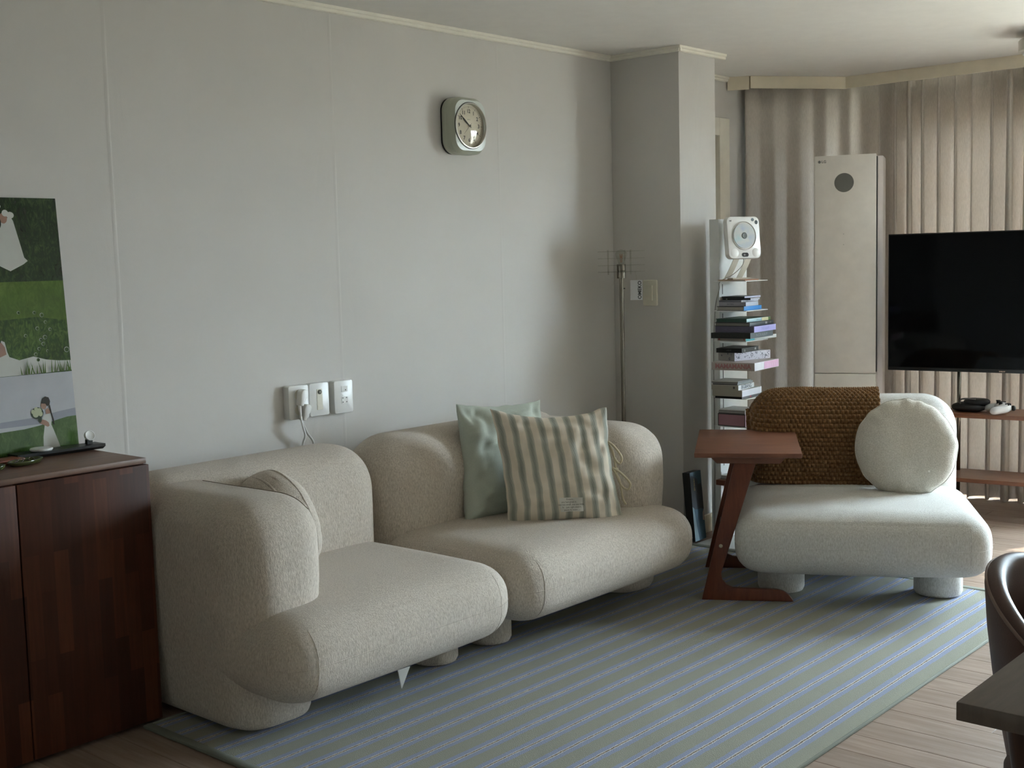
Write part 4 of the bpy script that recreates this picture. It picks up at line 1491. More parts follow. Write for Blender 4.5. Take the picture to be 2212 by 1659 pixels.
# ================================================================== C-SHAPED SIDE TABLE
TA = math.atan2(-.860, .510)
ct = thing('side_table', 'reddish brown wooden side table with slanted legs by the lounge chair', 'side table', (-.858, -1.031, RUGZ), TA, local=True)
TZ = .595 - RUGZ
box('tabletop', -.022, .382, -.046, .612, TZ - .018, TZ, M_TABLE, ct, .003)
leg_poly = [(0, 0), (.350, 0), (.346, .008), (.330, .028), (.312, .040), (.290, .045), (.118, .050), (.096, .060), (.080, .080), (.075, .105),
            (.212, TZ - .040), (.216, TZ - .019), (.134, TZ - .019), (.131, TZ - .034)]
apron = [(.036, TZ - .0185), (.326, TZ - .0185), (.302, TZ - .046), (.062, TZ - .046)]
for y in (.0, .505):
    lf = mk('leg', *bev(*fixn(*prism(leg_poly, y - (.0 if y > .1 else .0), y + .022, lambda a, b_, d: (a, d, b_))), .002, 2, 20), M_TABLELEG, ct, True, sharp=30)
    mk('apron', *bev(*fixn(*prism(apron, y + (.0225 if y > .1 else -.006), y + (.042 if y > .1 else -.0005), lambda a, b_, d: (a, d, b_))), .002, 1, 20), M_TABLE, ct, True, sharp=30)
    for bx, bz in ((.155, TZ - .030), (.196, TZ - .030), (.075, .215)):
        q, w_ = lathe([(.0075, 0), (.0075, .0012), (.006, .0022), (.0035, .0022), (.003, .0008)], 16)
        mk('bolt', xf(q, (bx, y, bz), (1, 0, 0), (0, 0, 1), (0, -1, 0)), w_, M_BRASS, lf, True, sharp=40)
for z in (.215,):
    mk('crossbar', *tube([(.075, .022, z), (.075, .505, z)], .010, 12), M_TABLELEG, ct, True)

# ================================================================== BOOK TOWER
TX, TYF = .100, -.562
M_TOWER = plain('tower_steel', (214, 216, 214), .4)
bt = thing('book_tower', 'slim white metal book tower standing by the pier', 'shelf', (TX, -.66, 0))
box('base', TX - .175, TX + .262, -.885, -.505, .0, .012, M_TOWER, bt, .002)
# folded sheet-metal column: face with two returns
box('column_face', TX - .043, TX + .199, TYF, TYF + .003, .012, 1.512, M_TOWER, bt)
box('column_side', TX - .0455, TX - .0431, TYF, TYF + .050, .012, 1.512, M_TOWER, bt)
box('column_side', TX + .1991, TX + .2015, TYF, TYF + .050, .012, 1.512, M_TOWER, bt)
SHZ = [1.2290, 1.0940, .9560, .8280, .6940, .5620, .4250, .2850, .1450]
for z in SHZ:
    v_, f_ = prism([(-.098, z - .003), (.098, z - .003), (.098, z), (-.098, z)], TYF - .171, TYF - .0002, lambda a, b_, d: (TX + a, d, b_))
    sh_ = mk('shelf', *fixn(v_, f_), M_TOWER, bt)
    box('shelf_lip', TX - .042, TX + .098, TYF - .0015, TYF - .0003, z, z + .05, M_TOWER, sh_)
    box('slot', TX - .020, TX - .016, TYF - .0012, TYF - .0002, z - .062, z - .016, M_INK, sh_)

def spine_text(o, s, size, rgb, parent, face, a, z, bold=.0, up=1):
    """lettering on a book's long (-y) or short (-x) face"""
    mat = plain('print_%d_%d_%d' % rgb, rgb, .6)
    if face == 'y':
        return text('print', s, size, mat, parent, (a, o - .0006, z), (up, 0, 0), (0, 0, up), bold=bold)
    return text('print', s, size, mat, parent, (o - .0006, a, z), (0, -up, 0), (0, 0, up), bold=bold)

PLACE = {'topmost thin black': (.140, -.627, .150, .120, .03), 'thin black case with white': (.118, -.639, .088, .145, .05), 'pale lilac': (.119, -.626, .158, .117, .03),
         'silver box set': (.100, -.637, .125, .136, .06), 'bright blue': (.102, -.639, .173, .139, .05), 'dark green': (.117, -.651, .239, .157, .06),
         'black hardback': (.108, -.662, .250, .175, .08), 'bright lavender': (.103, -.672, .241, .191, .10), 'black box album': (.069, -.673, .249, .193, .10),
         'white book with turquoise': (.153, -.648, .313, .148, .06), 'small black box': (.082, -.640, .182, .127, .10), 'white book patterned': (.135, -.645, .232, .105, -.25),
         'wide white and pink': (.077, -.684, .267, .211, .10), 'top jewel case of': (.029, -.637, .139, .131, .10), 'clear grey jewel': (.047, -.635, .165, .124, .10),
         'white music box': (.039, -.640, .170, .133, .10), 'plain white box': (.064, -.647, .203, .149, .08), 'thin black case with red': (.083, -.643, .214, .140, .08),
         'dusty pink': (.088, -.643, .150, .140, .05), 'two tone': (.088, -.641, .140, .136, .05), 'clear jewel case at': (.090, -.640, .138, .134, .05),
         'reddish brown wooden': (.09, -.645, .19, .15, .04), 'grey jewel case on': (.09, -.645, .14, .13, .04), 'pale jewel case': (.095, -.645, .14, .13, .0)}

def book(label, name, cat, w, d, t, z, cover, side, spine, xoff=0.0, yf=-.70, rot=0.0, kind='book', prints=(), top=None):
    """lying book or case: spine on the -y face, page edge or box end on the -x face"""
    cx_, cy_ = TX + xoff, yf + d / 2
    for key, val in PLACE.items():
        if label.startswith(key):
            cx_, cy_, w, d, rot = val
    root = thing(name, label, cat, (cx_, cy_, z), rot, local=True)
    x0, x1, y0, y1 = -w / 2, w / 2, -d / 2, d / 2
    mc, ms, mp = plain('cover_%d_%d_%d' % cover, cover, .45), plain('cover_%d_%d_%d' % side, side, .7), plain('cover_%d_%d_%d' % spine, spine, .45)
    if kind == 'book':
        c = min(.0028, t * .16)
        box('back_cover', x0, x1, y0 + .003, y1, .0002, c, mc, root)
        box('front_cover', x0, x1, y0 + .003, y1, t - c, t - .0002, mc, root)
        box('spine', x0, x1, y0, y0 + .003, .0002, t - .0002, mp, root, .0008)
        box('pages', x0 + .003, x1 - .003, y0 + .0031, y1 - .003, c, t - c, ms, root)
    elif kind == 'case':
        box('tray', x0 + .0006, x1 - .0006, y0 + .003, y1, .0002, t * .5, ms, root)
        box('lid', x0, x1, y0 + .003, y1, t * .5, t - .0002, mc, root)
        box('spine', x0, x1, y0, y0 + .003, .0002, t - .0002, mp, root, .0006)
    else:
        m_ = [mc, ms, mp, mc, mc, mc]
        b_ = mk('slipcase', boxv(x0, x1, y0, y1, .0002, t - .0002), BOXF, [mc, mp, ms], root, fmat=[0, 0, 1, 0, 0, 2])
        box('inner_edge', x1 - .001, x1 + .0008, y0 + .002, y1 - .002, .002, t - .002, ms, root)
    for face, s, size, rgb, a, zz, bold in prints:
        spine_text(y0 if face == 'y' else x0, s, size, rgb, root, face, a, zz, bold)
    return root

Z = SHZ[0]
book('thin brown leaflet lying on the top shelf under the music player', 'leaflet', 'book', .135, .14, .006, Z, (190, 150, 120), (200, 190, 170), (184, 130, 100), 0, -.705, .05)
Z = SHZ[1]
for label, w, d, t, c, sd_, sp, xo, yf, kd, pr in (
    ('bright blue spined book at the bottom of the second shelf stack', .160, .145, .0195, (60, 60, 62), (150, 146, 138), (46, 130, 200), 0, -.678, 'book', ()),
    ('silver box set with lavender end above the bright blue book', .125, .142, .0185, (196, 196, 204), (156, 154, 164), (184, 192, 206), -.01, -.675, 'box', (('x', 'SIXTEEN', .009, (70, 70, 80), .01, .009, 0),)),
    ('pale lilac music case under the two thin black ones', .148, .121, .0085, (120, 120, 130), (90, 90, 100), (200, 206, 222), 0, -.663, 'case', (('y', 'HOME', .006, (60, 60, 80), -.03, .004, 0),)),
    ('thin black case with white lettering second from the stack top', .085, .146, .0085, (40, 40, 42), (28, 28, 30), (196, 200, 212), .0, -.690, 'case', (('x', 'LK', .006, (220, 220, 220), .05, .004, .0002),)),
    ('topmost thin black case with pale lavender spine', .142, .122, .0085, (60, 60, 66), (36, 36, 40), (198, 202, 224), .0, -.678, 'case', ())):
    book(label, 'book' if kd == 'book' else 'music_case', 'book' if kd == 'book' else 'music case', w, d, t, Z, c, sd_, sp, xo, yf, 0, kd, pr)
    Z += t
Z = SHZ[2]
for label, w, d, t, c, sd_, sp, xo, yf, kd, pr in (
    ('white book with turquoise spine end at the bottom of the third shelf', .262, .150, .016, (206, 206, 200), (150, 142, 132), (206, 210, 210), .008, -.718, 'book', (('x', 'III', .009, (150, 60, 60), .06, .008, .0006), ('x', 'II', .009, (150, 60, 60), -.065, .008, .0006))),
    ('black box album with grey title on its spine', .205, .206, .0255, (26, 26, 28), (30, 31, 30), (84, 92, 96), .0, -.722, 'box', (('y', 'N 5TH ALBUM', .019, (140, 146, 150), 0, .0125, 0), ('x', 'N 5TH ALBUM LOVE', .015, (46, 48, 46), 0, .0125, 0))),
    ('bright lavender box album on top of the black one', .197, .205, .0270, (110, 106, 140), (92, 88, 108), (166, 164, 216), .0, -.740, 'box', (('y', 'THE ALBUM', .016, (140, 138, 200), 0, .0135, 0), ('x', 'THE THIRD ALBUM', .015, (104, 100, 122), 0, .0135, 0))),
    ('black hardback with grey page edges and white spine marks', .208, .184, .0175, (30, 30, 32), (122, 118, 112), (48, 54, 58), .0, -.722, 'book', (('y', 'II 8', .013, (216, 216, 216), .045, .009, .0004), ('y', '1', .010, (216, 216, 216), .092, .009, .0004))),
    ('dark green book with pale blue and yellow spine', .210, .162, .0160, (44, 74, 64), (58, 86, 76), (168, 198, 206), -.002, -.706, 'book', (('y', 'GARDEN NOTES', .007, (90, 130, 150), 0, .008, 0),))):
    r_ = book(label, 'book' if kd == 'book' else 'album_box', 'book' if kd == 'book' else 'album', w, d, t, Z, c, sd_, sp, xo, yf, 0, kd, pr)
    if 'turquoise' in label:
        box('spine_patch', -.156, -.070, -.0746, -.0741, .0006, t - .0006, plain('turquoise', (96, 190, 204), .45), r_)
    if 'dark green' in label:
        box('spine_patch', .03, .096, -.0792, -.0786, .0006, t - .0006, plain('pale_yellow', (214, 210, 168), .45), r_)
        box('spine_patch', .097, .119, -.0792, -.0786, .0004, t - .0004, plain('leaf_green', (70, 100, 44), .45), r_)
    Z += t
Z = SHZ[3]
pk = book('wide white and pink box album with wavy pink lettering', 'album_box', 'album', .214, .225, .036, Z, (196, 186, 184), (176, 166, 160), (208, 208, 212), .0, -.747, 0, 'box',
          (('x', 'MAMAMANIA', .029, (168, 120, 120), 0, .018, .0012),))
box('spine_patch', -.030, .130, -.1062, -.1056, .002, .034, plain('candy_pink', (216, 172, 202), .45), pk)
for k in range(5):
    text('print', ')', .020, plain('print_220_214_224', (226, 218, 228), .6), pk, (.010 + .024 * k, -.1066, .018), (1, 0, 0), (0, 0, 1))
Z += .036
dt = book('white book patterned with navy doodles', 'doodle_book', 'book', .205, .120, .039, Z, (190, 188, 196), (168, 164, 160), (198, 196, 210), .0, -.705, -.34, 'box')
navy = plain('navy_ink', (44, 48, 78), .6)
r2 = random.Random(5)
for s, a, zz, sz in (('A', .055, .024, .016), ('O', -.005, .022, .021), ('W', .02, .031, .016), ('o', -.045, .017, .016), ('*', .075, .010, .03), ('.', .035, .012, .03), ('*', -.08, .008, .034)):
    text('print', s, sz, navy, dt, (a * 1.12, -.0532, zz), (1, 0, 0), (0, 0, 1), bold=.0002)
for s, a, zz, sz in (('+', .03, .022, .018), ('V', -.01, .032, .014), ('G', -.02, .009, .016), ('!', -.032, .028, .014)):
    text('print', s, sz, navy, dt, (-.1166, a, zz), (0, -1, 0), (0, 0, 1), bold=.0004)
for k in range(46):
    a, zz, sz = r2.uniform(-.096, .096), r2.uniform(.004, .035), r2.uniform(.0008, .0021)
    box('print', a * 1.15 - sz, a * 1.15 + sz, -.0530, -.0526, zz - sz, zz + sz, navy, dt)
Z += .039
book('small black box with white marks on the doodle patterned book', 'music_box_set', 'music case', .152, .136, .021, Z, (18, 18, 18), (12, 12, 12), (54, 56, 54), .0, -.658, 0, 'box',
     (('y', 'AS', .014, (210, 210, 206), .055, .011, .0004), ('y', '0', .014, (170, 170, 166), -.06, .009, .0006), ('x', 'HIGHT', .008, (110, 112, 110), .0, .011, 0)))
Z = SHZ[4]
for label, w, d, t, c, sd_, sp, xo, yf, kd, pr in (
    ('thin black case with red mark at the bottom of the fifth shelf', .185, .150, .0125, (24, 24, 26), (14, 14, 16), (86, 86, 88), .0, -.672, 'book', (('y', 'hits', .009, (190, 60, 66), -.02, .006, .0006),)),
    ('plain white box album above the thin black case', .178, .158, .0300, (206, 206, 204), (168, 164, 152), (204, 206, 214), .0, -.669, 'box', ()),
    ('white music box with BIGBANG lettering', .143, .145, .0220, (196, 194, 186), (164, 160, 148), (212, 216, 218), .0, -.640, 'box', (('y', 'BIGBANG', .026, (58, 76, 96), 0, .011, .0003), ('x', 'III', .012, (70, 66, 60), -.045, .011, .0008))),
    ('clear grey jewel case resting on the BIGBANG box', .138, .134, .0090, (150, 150, 148), (70, 70, 72), (140, 146, 148), .0, -.635, 'case', ()),
    ('top jewel case of the fifth shelf with dark spine', .130, .140, .0085, (186, 186, 180), (96, 94, 92), (116, 120, 120), -.008, -.632, 'case', ())):
    book(label, 'music_case' if kd != 'box' else 'album_box', 'music case' if kd != 'box' else 'album', w, d, t, Z, c, sd_, sp, xo, yf, 0, kd, pr)
    Z += t
Z = SHZ[5]
book('dusty pink box with black border just above the side table', 'album_box', 'album', .150, .146, .058, Z, (24, 22, 24), (166, 122, 132), (150, 112, 122), .02, -.640, 0, 'box')
last_pink = [o for o in bpy.data.objects if o.get('label', '').startswith('dusty pink')][0]
for a0, a1, z0, z1 in ((-.070, .070, .0003, .0035), (-.070, .070, .0545, .0577), (-.070, -.067, .0035, .0545), (.067, .070, .0035, .0545)):
    box('border', -.0758, -.0751, a0, a1, z0, z1, M_INK, last_pink)
Z += .058
book('two tone jewel case lying on the dusty pink box', 'music_case', 'music case', .140, .140, .009, Z, (170, 168, 164), (110, 108, 110), (150, 150, 152), .015, -.640, 0, 'case')
Z += .009
book('clear jewel case at the top of the pink box stack', 'music_case', 'music case', .138, .138, .009, Z, (196, 194, 190), (120, 118, 116), (160, 160, 160), .012, -.638, 0, 'case')
Z = SHZ[7]
book('reddish brown wooden box on a low tower shelf', 'wooden_box', 'box', .19, .15, .024, Z, (120, 72, 52), (112, 66, 48), (128, 78, 54), 0, -.735, 0, 'box')
Z += .024
book('grey jewel case on top of the wooden box', 'music_case', 'music case', .14, .13, .009, Z, (160, 160, 156), (120, 120, 116), (150, 150, 150), 0, -.725, 0, 'case')
Z += .009
book('pale jewel case above the grey one behind the table leg', 'music_case', 'music case', .14, .13, .009, Z, (196, 196, 190), (170, 170, 164), (190, 190, 188), .004, -.725, 0, 'case')

# retro music player on its bent stand
pa = -.42                                               # turned a little to the room
pn = Vector((math.sin(pa), -math.cos(pa), 0))           # facing direction
px = Vector((math.cos(pa), math.sin(pa), 0))
pu = (Vector((0, 0, 1)) + pn * -.10).normalized()
pf = px.cross(pu)
PO = Vector((.092, -.672, 1.425))
mp = thing('music_player', 'white square disc player with a clear blue disc on the tower top', 'music player', (PO.x, PO.y, SHZ[0] + .006))
def plr(a, b_, d):
    q = PO + px * a + pu * b_ + pf * d
    return (q.x, q.y, q.z)
ol = lambda w_, h_, r_, d: [plr(a, b_, d) for a, b_ in rrect(w_, h_, r_, 6)]
PWd, PHt = .178, .192
ringsurf('body', [ol(PWd * .96, PHt * .96, .022, -.034), ol(PWd, PHt, .024, -.028), ol(PWd, PHt, .024, -.004), ol(PWd * .985, PHt * .985, .023, 0), ol(PWd * .96, PHt * .96, .022, .001)], M_WHITE, True, mp)
def pring(name, rads, c, mat, n=48, cap=False):
    return ringsurf(name, [[plr(c[0] + r * math.cos(2 * math.pi * k / n), c[1] + r * math.sin(2 * math.pi * k / n), d) for k in range(n)] for r, d in rads], mat, cap, mp)
DC = (0, .008)
pring('disc_well', [(.0655, .0012), (.0655, .0042), (.0635, .0045), (.0625, .0016), (.0, .0016)], DC, plain('player_grey', (190, 188, 184), .4))
def m_disc():
    t = NT('disc_iridescent')
    tc = t.n('ShaderNodeTexCoord')
    f_ = t.noise(t.coord(scale=(3, 3, 3)), 5, 2)
    t.col(t.ramp(f_, [(.3, S(176, 204, 210)), (.5, S(206, 208, 208)), (.7, S(170, 190, 214))]))
    t.set(.25, .35)
    return t.m
disc = pring('disc', [(.058, .0030), (.058, .0046), (.0125, .0046)], DC, m_disc())
M_DISCINK = plain('disc_ink', (150, 160, 164), .5)
for k, chx in enumerate('hermetic summer music '):
    a = math.radians(112 - k * 360 / 22)
    ra = Vector((0, 0, 0)) + px * math.cos(a) + pu * math.sin(a)
    ta = px * math.sin(a) - pu * math.cos(a)
    if chx != ' ':
        text('disc_print', chx, .017, M_DISCINK, disc, Vector(plr(DC[0], DC[1], .0050)) + ra * .044, ta, ra)
pring('spindle', [(.0145, .0046), (.0145, .0062), (.011, .0075), (.006, .0062), (.0, .0062)], DC, plain('spindle_grey', (96, 104, 104), .35))
mk('display', *fixn(*prism([(a, b_ - .079) for a, b_ in rrect(.036, .019, .0090, 6)], .0012, .0026, plr)), M_BLACK, mp)
text('display_digits', 'LI', .011, M_WHITE, mp, plr(-.004, -.079, .0032), px, pu)
for a in (-.056, .060):
    pring('speaker_patch', [(.0205, .0014), (.0195, .0019), (.0, .0019)], (a, -.070), M_WHITE, 24)
mk('sticker', *fixn(*prism([(.052 + .0085 * math.cos(i * .4) , .081 + .0075 * math.sin(i * .4)) for i in range(16)], .0012, .0017, plr)), plain('sticker_grey', (110, 124, 130), .5), mp)
mk('sticker', *fixn(*prism([(.0715 + .0085 * math.cos(i * .4), .069 + .0095 * math.sin(i * .4)) for i in range(16)], .0012, .0017, plr)), plain('sticker_slate', (72, 84, 92), .5), mp)
text('brand_mark', 'md', .009, M_INK, mp, plr(-.070, .077, .0016), px, pu, bold=.0004)
# stand: two bent straps down to a foot plate
for a in (-.030, .036):
    top = Vector(plr(a, -.085, -.020)); ft = Vector((PO.x + px.x * (a - .020) + pn.x * -.045, PO.y + px.y * (a - .02) + pn.y * -.045 + .012, SHZ[0] + .012))
    mid = top.lerp(ft, .45) + Vector((0, 0, -.004))
    sp_ = spline([top, mid, ft], 14)
    V_, F_ = [], []
    for q in sp_:
        for da, db in ((-.016, 0), (.016, 0), (.016, .0022), (-.016, .0022)):
            V_.append(tuple(q + px * da + pn * db))
    for i in range(14):
        for k in range(4):
            F_.append((i * 4 + k, i * 4 + (k + 1) % 4, (i + 1) * 4 + (k + 1) % 4, (i + 1) * 4 + k))
    mk('stand_strap', *fixn(V_, F_), plain('stand_white', (206, 202, 190), .4), mp, True, sharp=40)
ftc = Vector((PO.x, PO.y, 0)) - pn * .040
mk('stand_foot', [tuple(Vector((ftc.x, ftc.y, 0)) + px * a - pn * b_ + Vector((0, 0, z))) for z in (SHZ[0] + .0065, SHZ[0] + .0125) for a, b_ in ((-.05, -.022), (.05, -.022), (.05, .022), (-.05, .022))],
   [(3, 2, 1, 0), (4, 5, 6, 7), (0, 1, 5, 4), (1, 2, 6, 5), (2, 3, 7, 6), (3, 0, 4, 7)], plain('stand_white', (206, 202, 190), .4), mp)
mk('power_cable', *tube(spline([plr(.006, -.090, -.018), plr(.002, -.125, -.03), plr(-.05, -.165, -.035), (TX - .060, TYF - .014, 1.226), (TX - .052, TYF - .004, 1.19), (TX - .051, TYF + .02, 1.10),
                                (TX - .051, TYF + .03, .90), (TX - .051, TYF + .03, .6), (TX - .051, TYF + .03, .32), (TX - .051, TYF + .034, .05)], 70), .0020, 6), plain('cable_grey', (150, 148, 142), .5), mp, True)

# large art book leaning on the pier
ab = thing('art_book', 'large dark blue album box leaning on the pier by the book tower', 'album', (-.02, -.47, RUGZ + .004))
ab_e = Vector((.985, -.15, 0)).normalized()
ab_e = Vector((1.0, .04, 0)).normalized()
ab_u = Vector((-.015, .085, 1)).normalized()
ab_n = ab_e.cross(ab_u).normalized(); ab_u = ab_n.cross(ab_e)
AO = Vector((-.058, -.490, .0135))
mk('case', xf(boxv(0, .10, 0, .325, -.040, 0), AO, ab_e, ab_u, ab_n), BOXF, [plain('album_black', (22, 24, 26), .4), plain('album_blue', (46, 76, 92), .35)], ab, fmat=[0, 1, 0, 0, 0, 0])
def abshape(name, poly, k, rgb):
    mk(name, xf([(a, b_, .0004 + .0002 * k) for a, b_ in poly], AO, ab_e, ab_u, ab_n), [tuple(range(len(poly)))], plain('cover_art_%d' % k, rgb, .3), ab)
abshape('cover_art', [(.0, .0), (.04, .0), (.025, .07), (.012, .16), (.0, .165)], 0, (120, 138, 144))
abshape('cover_art', [(.0, .165), (.02, .15), (.06, .145), (.075, .22), (.06, .29), (.012, .31), (0, .30)], 1, (34, 38, 44))
abshape('cover_art', [(.06, .15), (.098, .14), (.099, .165), (.099, .235), (.09, .265), (.06, .262)], 2, (14, 16, 24))
abshape('cover_art', [(.082, .09), (.099, .085), (.0995, .11), (.0995, .15), (.098, .142), (.085, .125)], 3, (168, 142, 124))
abshape('cover_art', [(.095, .088), (.099, .087), (.0995, .12), (.099, .128)], 4, (98, 52, 46))
for k, sgl in enumerate(('&', '8', '&')):
    text('cover_print', sgl, .026, plain('gilt_print', (176, 148, 92), .4), ab, AO + ab_e * .030 + ab_u * (.285 - .02 * k) + ab_n * .002, ab_e, ab_u, sx=.8)
# ================================================================== AIR CONDITIONER
AA = math.atan2(-.935, .355)
ac = thing('air_conditioner', 'tall white standing air conditioner in front of the curtains', 'air conditioner', (1.022, -.545, 0), AA, local=True)
W_, HT = .307, 1.842
M_AC = plain('ac_white', (236, 232, 226), .38)
box('front_panel', 0, W_, 0, .018, .718, HT, M_AC, ac, .003)
box('lower_panel', 0, W_, 0, .052, .03, .715, M_AC, ac, .003)
box('air_slot', .000, W_ + .004, .0185, .060, .725, HT - .012, plain('ac_slot', (16, 20, 24), .35), ac)
vb, fb = prism([(.006, .061), (W_ + .004, .061), (W_ + .030, .080), (W_ + .030, .27), (W_ - .03, .30), (.03, .30), (-.008, .27), (-.008, .075)], .03, HT - .006, lambda a, b_, d: (a, b_, d))
mk('body', *bev(*fixn(vb, fb), .006, 2), plain('ac_body', (214, 206, 204), .4), ac, True, sharp=35)
box('foot', -.015, W_ + .02, .01, .31, 0, .028, M_AC, ac, .006)
mk('round_vent', *fixn(*prism([(.148 + .0485 * math.cos(i * math.pi / 32), 1.702 - .0 + .0485 * math.sin(i * math.pi / 32)) for i in range(64)], -.0012, .0, lambda a, b_, d: (a, d, b_))), plain('vent_grey', (112, 112, 108), .5), ac)
text('brand_mark', 'LG', .019, plain('logo_grey', (120, 118, 116), .5), ac, (.047, -.0008, 1.812), (1, 0, 0), (0, 0, 1), bold=.0004)
mk('brand_emblem', *fixn(*prism([(.0245 + .0072 * math.cos(i * math.pi / 12), 1.812 + .0072 * math.sin(i * math.pi / 12)) for i in range(24)], -.0012, -.0002, lambda a, b_, d: (a, d, b_))), plain('logo_grey', (120, 118, 116), .5), ac)
for z in (1.44, 1.385):
    mk('indicator', *fixn(*prism([(.146 + .0025 * math.cos(i * math.pi / 6), z + .0025 * math.sin(i * math.pi / 6)) for i in range(12)], -.0008, 0, lambda a, b_, d: (a, d, b_))), plain('indicator', (190, 188, 184), .4), ac)

# ================================================================== TELEVISION ON ITS STAND
VA = math.atan2(-.992, .122)
tvt = thing('television', 'large black flat television on a wooden shelf stand', 'television', (1.10, -.912, .742), VA, local=True)
TW, TH = 1.232, .688
box('frame', 0, TW, 0, .040, 0, TH, plain('tv_frame', (12, 13, 15), .35), tvt, .003)
def m_screen():
    t = NT('tv_screen')
    f_ = t.noise(t.coord(), 2, 2)
    t.col(t.ramp(f_, [(.3, (.0012, .0016, .0022, 1)), (.7, (.0018, .0022, .0030, 1))]))
    t.set(.06, spec=.12)
    return t.m
box('screen', .006, TW - .006, -.0012, 0, .018, TH - .006, m_screen(), tvt)
box('back_bulge', .25, TW - .25, .0405, .075, .10, TH - .14, M_BLACK, tvt, .01)
text('brand_mark', 'wez.tv', .011, plain('tv_logo', (196, 170, 156), .4), tvt, (TW / 2 - .06, -.0016, .0085), (1, 0, 0), (0, 0, 1), bold=.0004)
box('sensor', TW / 2 - .21, TW / 2 - .20, -.0016, .0, .004, .013, plain('tv_sensor', (40, 42, 44), .2), tvt)
tvs = thing('tv_stand', 'slim metal television stand with two walnut shelves', 'tv stand', (1.10, -.912, 0), VA, local=True)
def shelf_outline(x0, x1, y0, y1, r):
    return [(a + (x0 + x1) / 2, b_ + (y0 + y1) / 2) for a, b_ in rrect(x1 - x0, y1 - y0, r, 6)]
for z in (.536, .214):
    mk('shelf', *bev(*fixn(*prism(shelf_outline(.265, .965, -.02, .27, .05), z - .020, z, lambda a, b_, d: (a, b_, d))), .002, 1), M_SHELF, tvs, True, sharp=40)
for x in (.300, .930):
    mk('post', *tube([(x, .215, .02), (x, .215, 1.15)], .010, 14), M_CHROME, tvs, True)
box('bracket', .31, .92, .205, .225, .95, 1.05, M_BLACK, tvs)
box('bracket_plate', .45, .78, .078, .204, .98, 1.02, M_BLACK, tvs)
for x in (.300, .930):
    mk('foot', *lathe([(.030, 0), (.032, .004), (.030, .014), (.011, .020)], 24, (x, .215, 0)), M_CHROME, tvs, True, sharp=40)
# game controller and dark pouch on the upper shelf
ga = thing('game_controller', 'white game controller lying on the upper walnut shelf', 'controller', (1.10 + .122 * .545 + .992 * .06, -.912 - .992 * .545 + .122 * .06, .5365), VA - 1.15, local=True)
M_PAD = plain('controller_white', (206, 206, 206), .35)
def gfn(P):
    return P
def blob(name, lo, hi, r, mat, parent, fn=None, n=20):
    v2, f2 = rbox(lo, hi, r, n, fn=fn)
    return mk(name, v2, f2, mat, parent, True)
blob('shell', (-.072, -.028, .014), (.072, .040, .052), (.035, .03, .019), M_PAD, ga)
for sx_ in (-1, 1):
    def gf(P, s=sx_):
        P = P.copy()
        t_ = ((.02 - P[:, 1]) / .09).clip(0, 1)
        P[:, 0] += s * .012 * t_
        P[:, 2] -= .012 * t_
        return P
    blob('grip', (sx_ * .055 - .022, -.070, .012), (sx_ * .055 + .022, .030, .050), (.02, .03, .018), M_PAD, ga, gf)
    mk('thumbstick', *lathe([(.009, .045), (.009, .058), (.011, .060), (.011, .064), (.004, .064)], 20, (sx_ * .026, -.012, 0)), M_BLACK, ga, True, sharp=40)
    blob('trigger', (sx_ * .052 - .016, .030, .020), (sx_ * .052 + .016, .052, .046), (.012, .01, .012), M_BLACK, ga)
for a, b_ in ((.046, .010), (.056, .020), (.036, .020), (.046, .030)):
    mk('button', *lathe([(.0045, .046), (.0045, .0545), (.003, .0555)], 12, (a, b_ - .002, 0)), M_BLACK, ga, True, sharp=40)
box('direction_pad', -.058, -.036, .012, .020, .046, .0545, M_BLACK, ga, .001)
box('direction_pad', -.051, -.043, .005, .027, .046, .0545, M_BLACK, ga, .001)
gp = thing('pouch', 'soft black pouch lying beside the white game controller', 'pouch', (1.10 + .122 * .385 + .992 * .10, -.912 - .992 * .385 + .122 * .10, .5365), VA - .1, local=True)
M_POUCH = plain('black_nylon', (20, 21, 23), .55, bscale=120, bdist=.002)
blob('bag', (-.085, -.06, 0), (.075, .06, .045), (.05, .04, .02), M_POUCH, gp)
blob('bag_flap', (-.03, -.045, .030), (.09, .06, .066), (.04, .04, .016), M_POUCH, gp)
mk('strap', *tube(spline([(-.035, -.045, .04), (-.03, -.05, .062), (0, -.05, .068), (.04, -.04, .066)], 20), .004, 8), plain('strap_grey', (90, 90, 88), .5), gp, True)

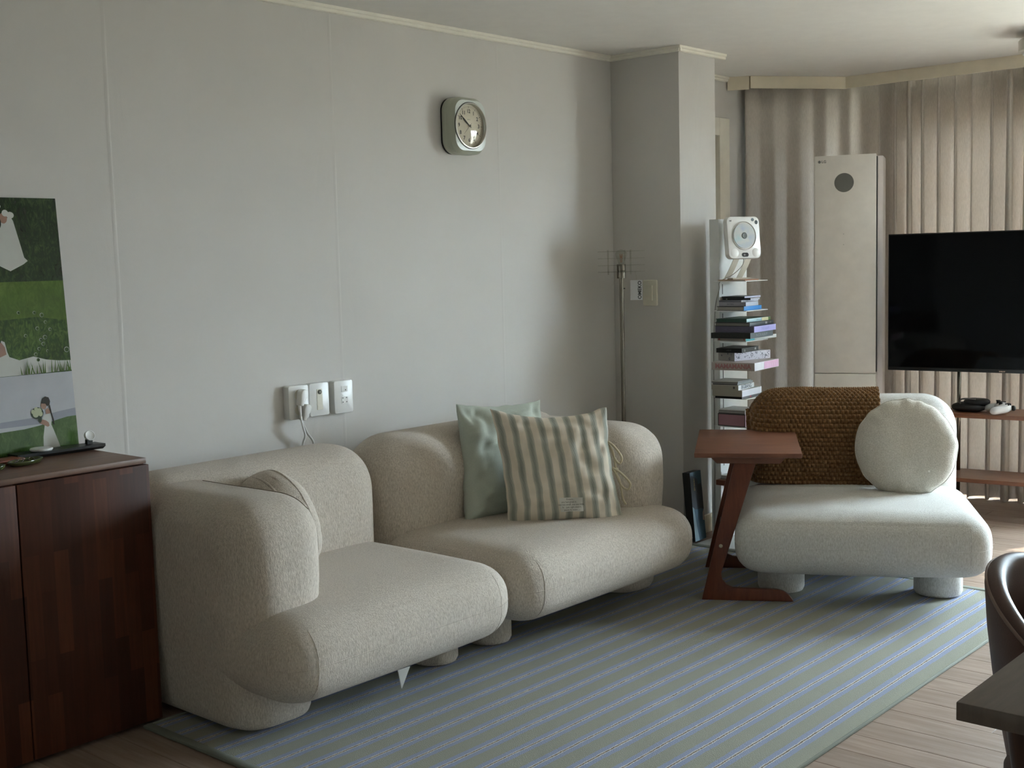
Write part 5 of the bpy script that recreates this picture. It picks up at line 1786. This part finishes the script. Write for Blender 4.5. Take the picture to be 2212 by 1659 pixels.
# ================================================================== DINING TABLE AND CHAIR
DX, DY, DZ = -3.214, -2.945, .720
dn_ = thing('dining_table', 'dark brown dining table corner at the lower right', 'table', (DX + .7, DY - .4, 0))
box('tabletop', DX, DX + 1.5, DY - .85, DY, DZ - .027, DZ, M_DINING, dn_, .002)
box('apron', DX + .12, DX + 1.38, DY - .72, DY - .13, DZ - .060, DZ - .0275, M_DININGLEG, dn_)
for sx_, sy_ in ((0, 0), (1, 0), (0, 1), (1, 1)):
    bx = DX + (.085 if sx_ == 0 else 1.415); by = DY - (.075 if sy_ == 0 else .775)
    ix, iy = (1 if sx_ == 0 else -1), (-1 if sy_ == 0 else 1)
    pth = spline([(bx, by, DZ - .028), (bx + ix * .008, by + iy * .006, DZ - .12), (bx + ix * .028, by + iy * .02, DZ - .26), (bx + ix * .045, by + iy * .03, DZ - .45), (bx + ix * .05, by + iy * .035, .002)], 24)
    mk('leg', *tube(pth, [.036 - .016 * i / 24 for i in range(25)], 16), M_DININGLEG, dn_, True, sharp=60)

def leather_chair():
    cx, cy = -2.565, -3.045
    root = thing('leather_chair', 'dark brown leather barrel chair tucked behind the dining table', 'chair', (cx, cy, 0))
    def rim(ph):
        """rim height and radius by angle from the back (+y)"""
        a = abs(ph) / math.radians(140)
        return .652 + .123 * max(0.0, math.cos(min(abs(ph), math.radians(78)) * 90 / 78)) ** 1.1, .282 - .012 * a
    n = 72
    V, Fc, top = [], [], []
    m = 15
    for i in range(n + 1):
        ph = math.radians(-140 + 280 * i / n)
        zt, ro = rim(ph)
        dx, dy = math.sin(ph), math.cos(ph)
        prof = []
        for k in range(6):
            t_ = k / 5
            prof.append((ro - .055 * (1 - t_) ** 1.5, .36 + (zt - .02 - .36) * t_))
        for k in range(1, 5):
            a = math.pi * k / 5
            prof.append((ro - .019 + .019 * math.cos(a), zt - .02 + .02 * math.sin(a)))
        for k in range(5):
            t_ = k / 4
            prof.append((ro - .038 - .030 * t_, zt - .02 - (zt - .02 - .42) * t_))
        for r_, z in prof:
            V.append((cx + r_ * dx, cy + r_ * dy, z))
        top.append((cx + (ro - .003) * dx, cy + (ro - .003) * dy, zt - .010))
    m = 15
    for i in range(n):
        for k in range(m):
            a, b_ = i * m + k, i * m + (k + 1) % m
            Fc.append((a, b_, b_ + m, a + m))
    Fc += [tuple(range(m)), tuple(n * m + k for k in range(m))]
    V, Fc = fixn(V, Fc)
    back = mk('shell_back', V, Fc, M_LEATHER, root, True, sharp=70)
    mk('piping', *tube(top, .0032, 6), plain('pale_piping', (120, 98, 86), .5), back, True)
    sv, sf = rbox((cx - .225, cy - .235, .385), (cx + .225, cy + .215, .47), (.12, .12, .04), 20)
    mk('seat', sv, sf, M_LEATHER, root, True)
    for a in (45, 135, 225, 315):
        c2, s2_ = math.cos(math.radians(a)), math.sin(math.radians(a))
        mk('leg', *tube([(cx + .15 * c2, cy + .15 * s2_, .39), (cx + .21 * c2, cy + .21 * s2_, .001)], [.016, .010], 12), M_BLACK, root, True)
leather_chair()
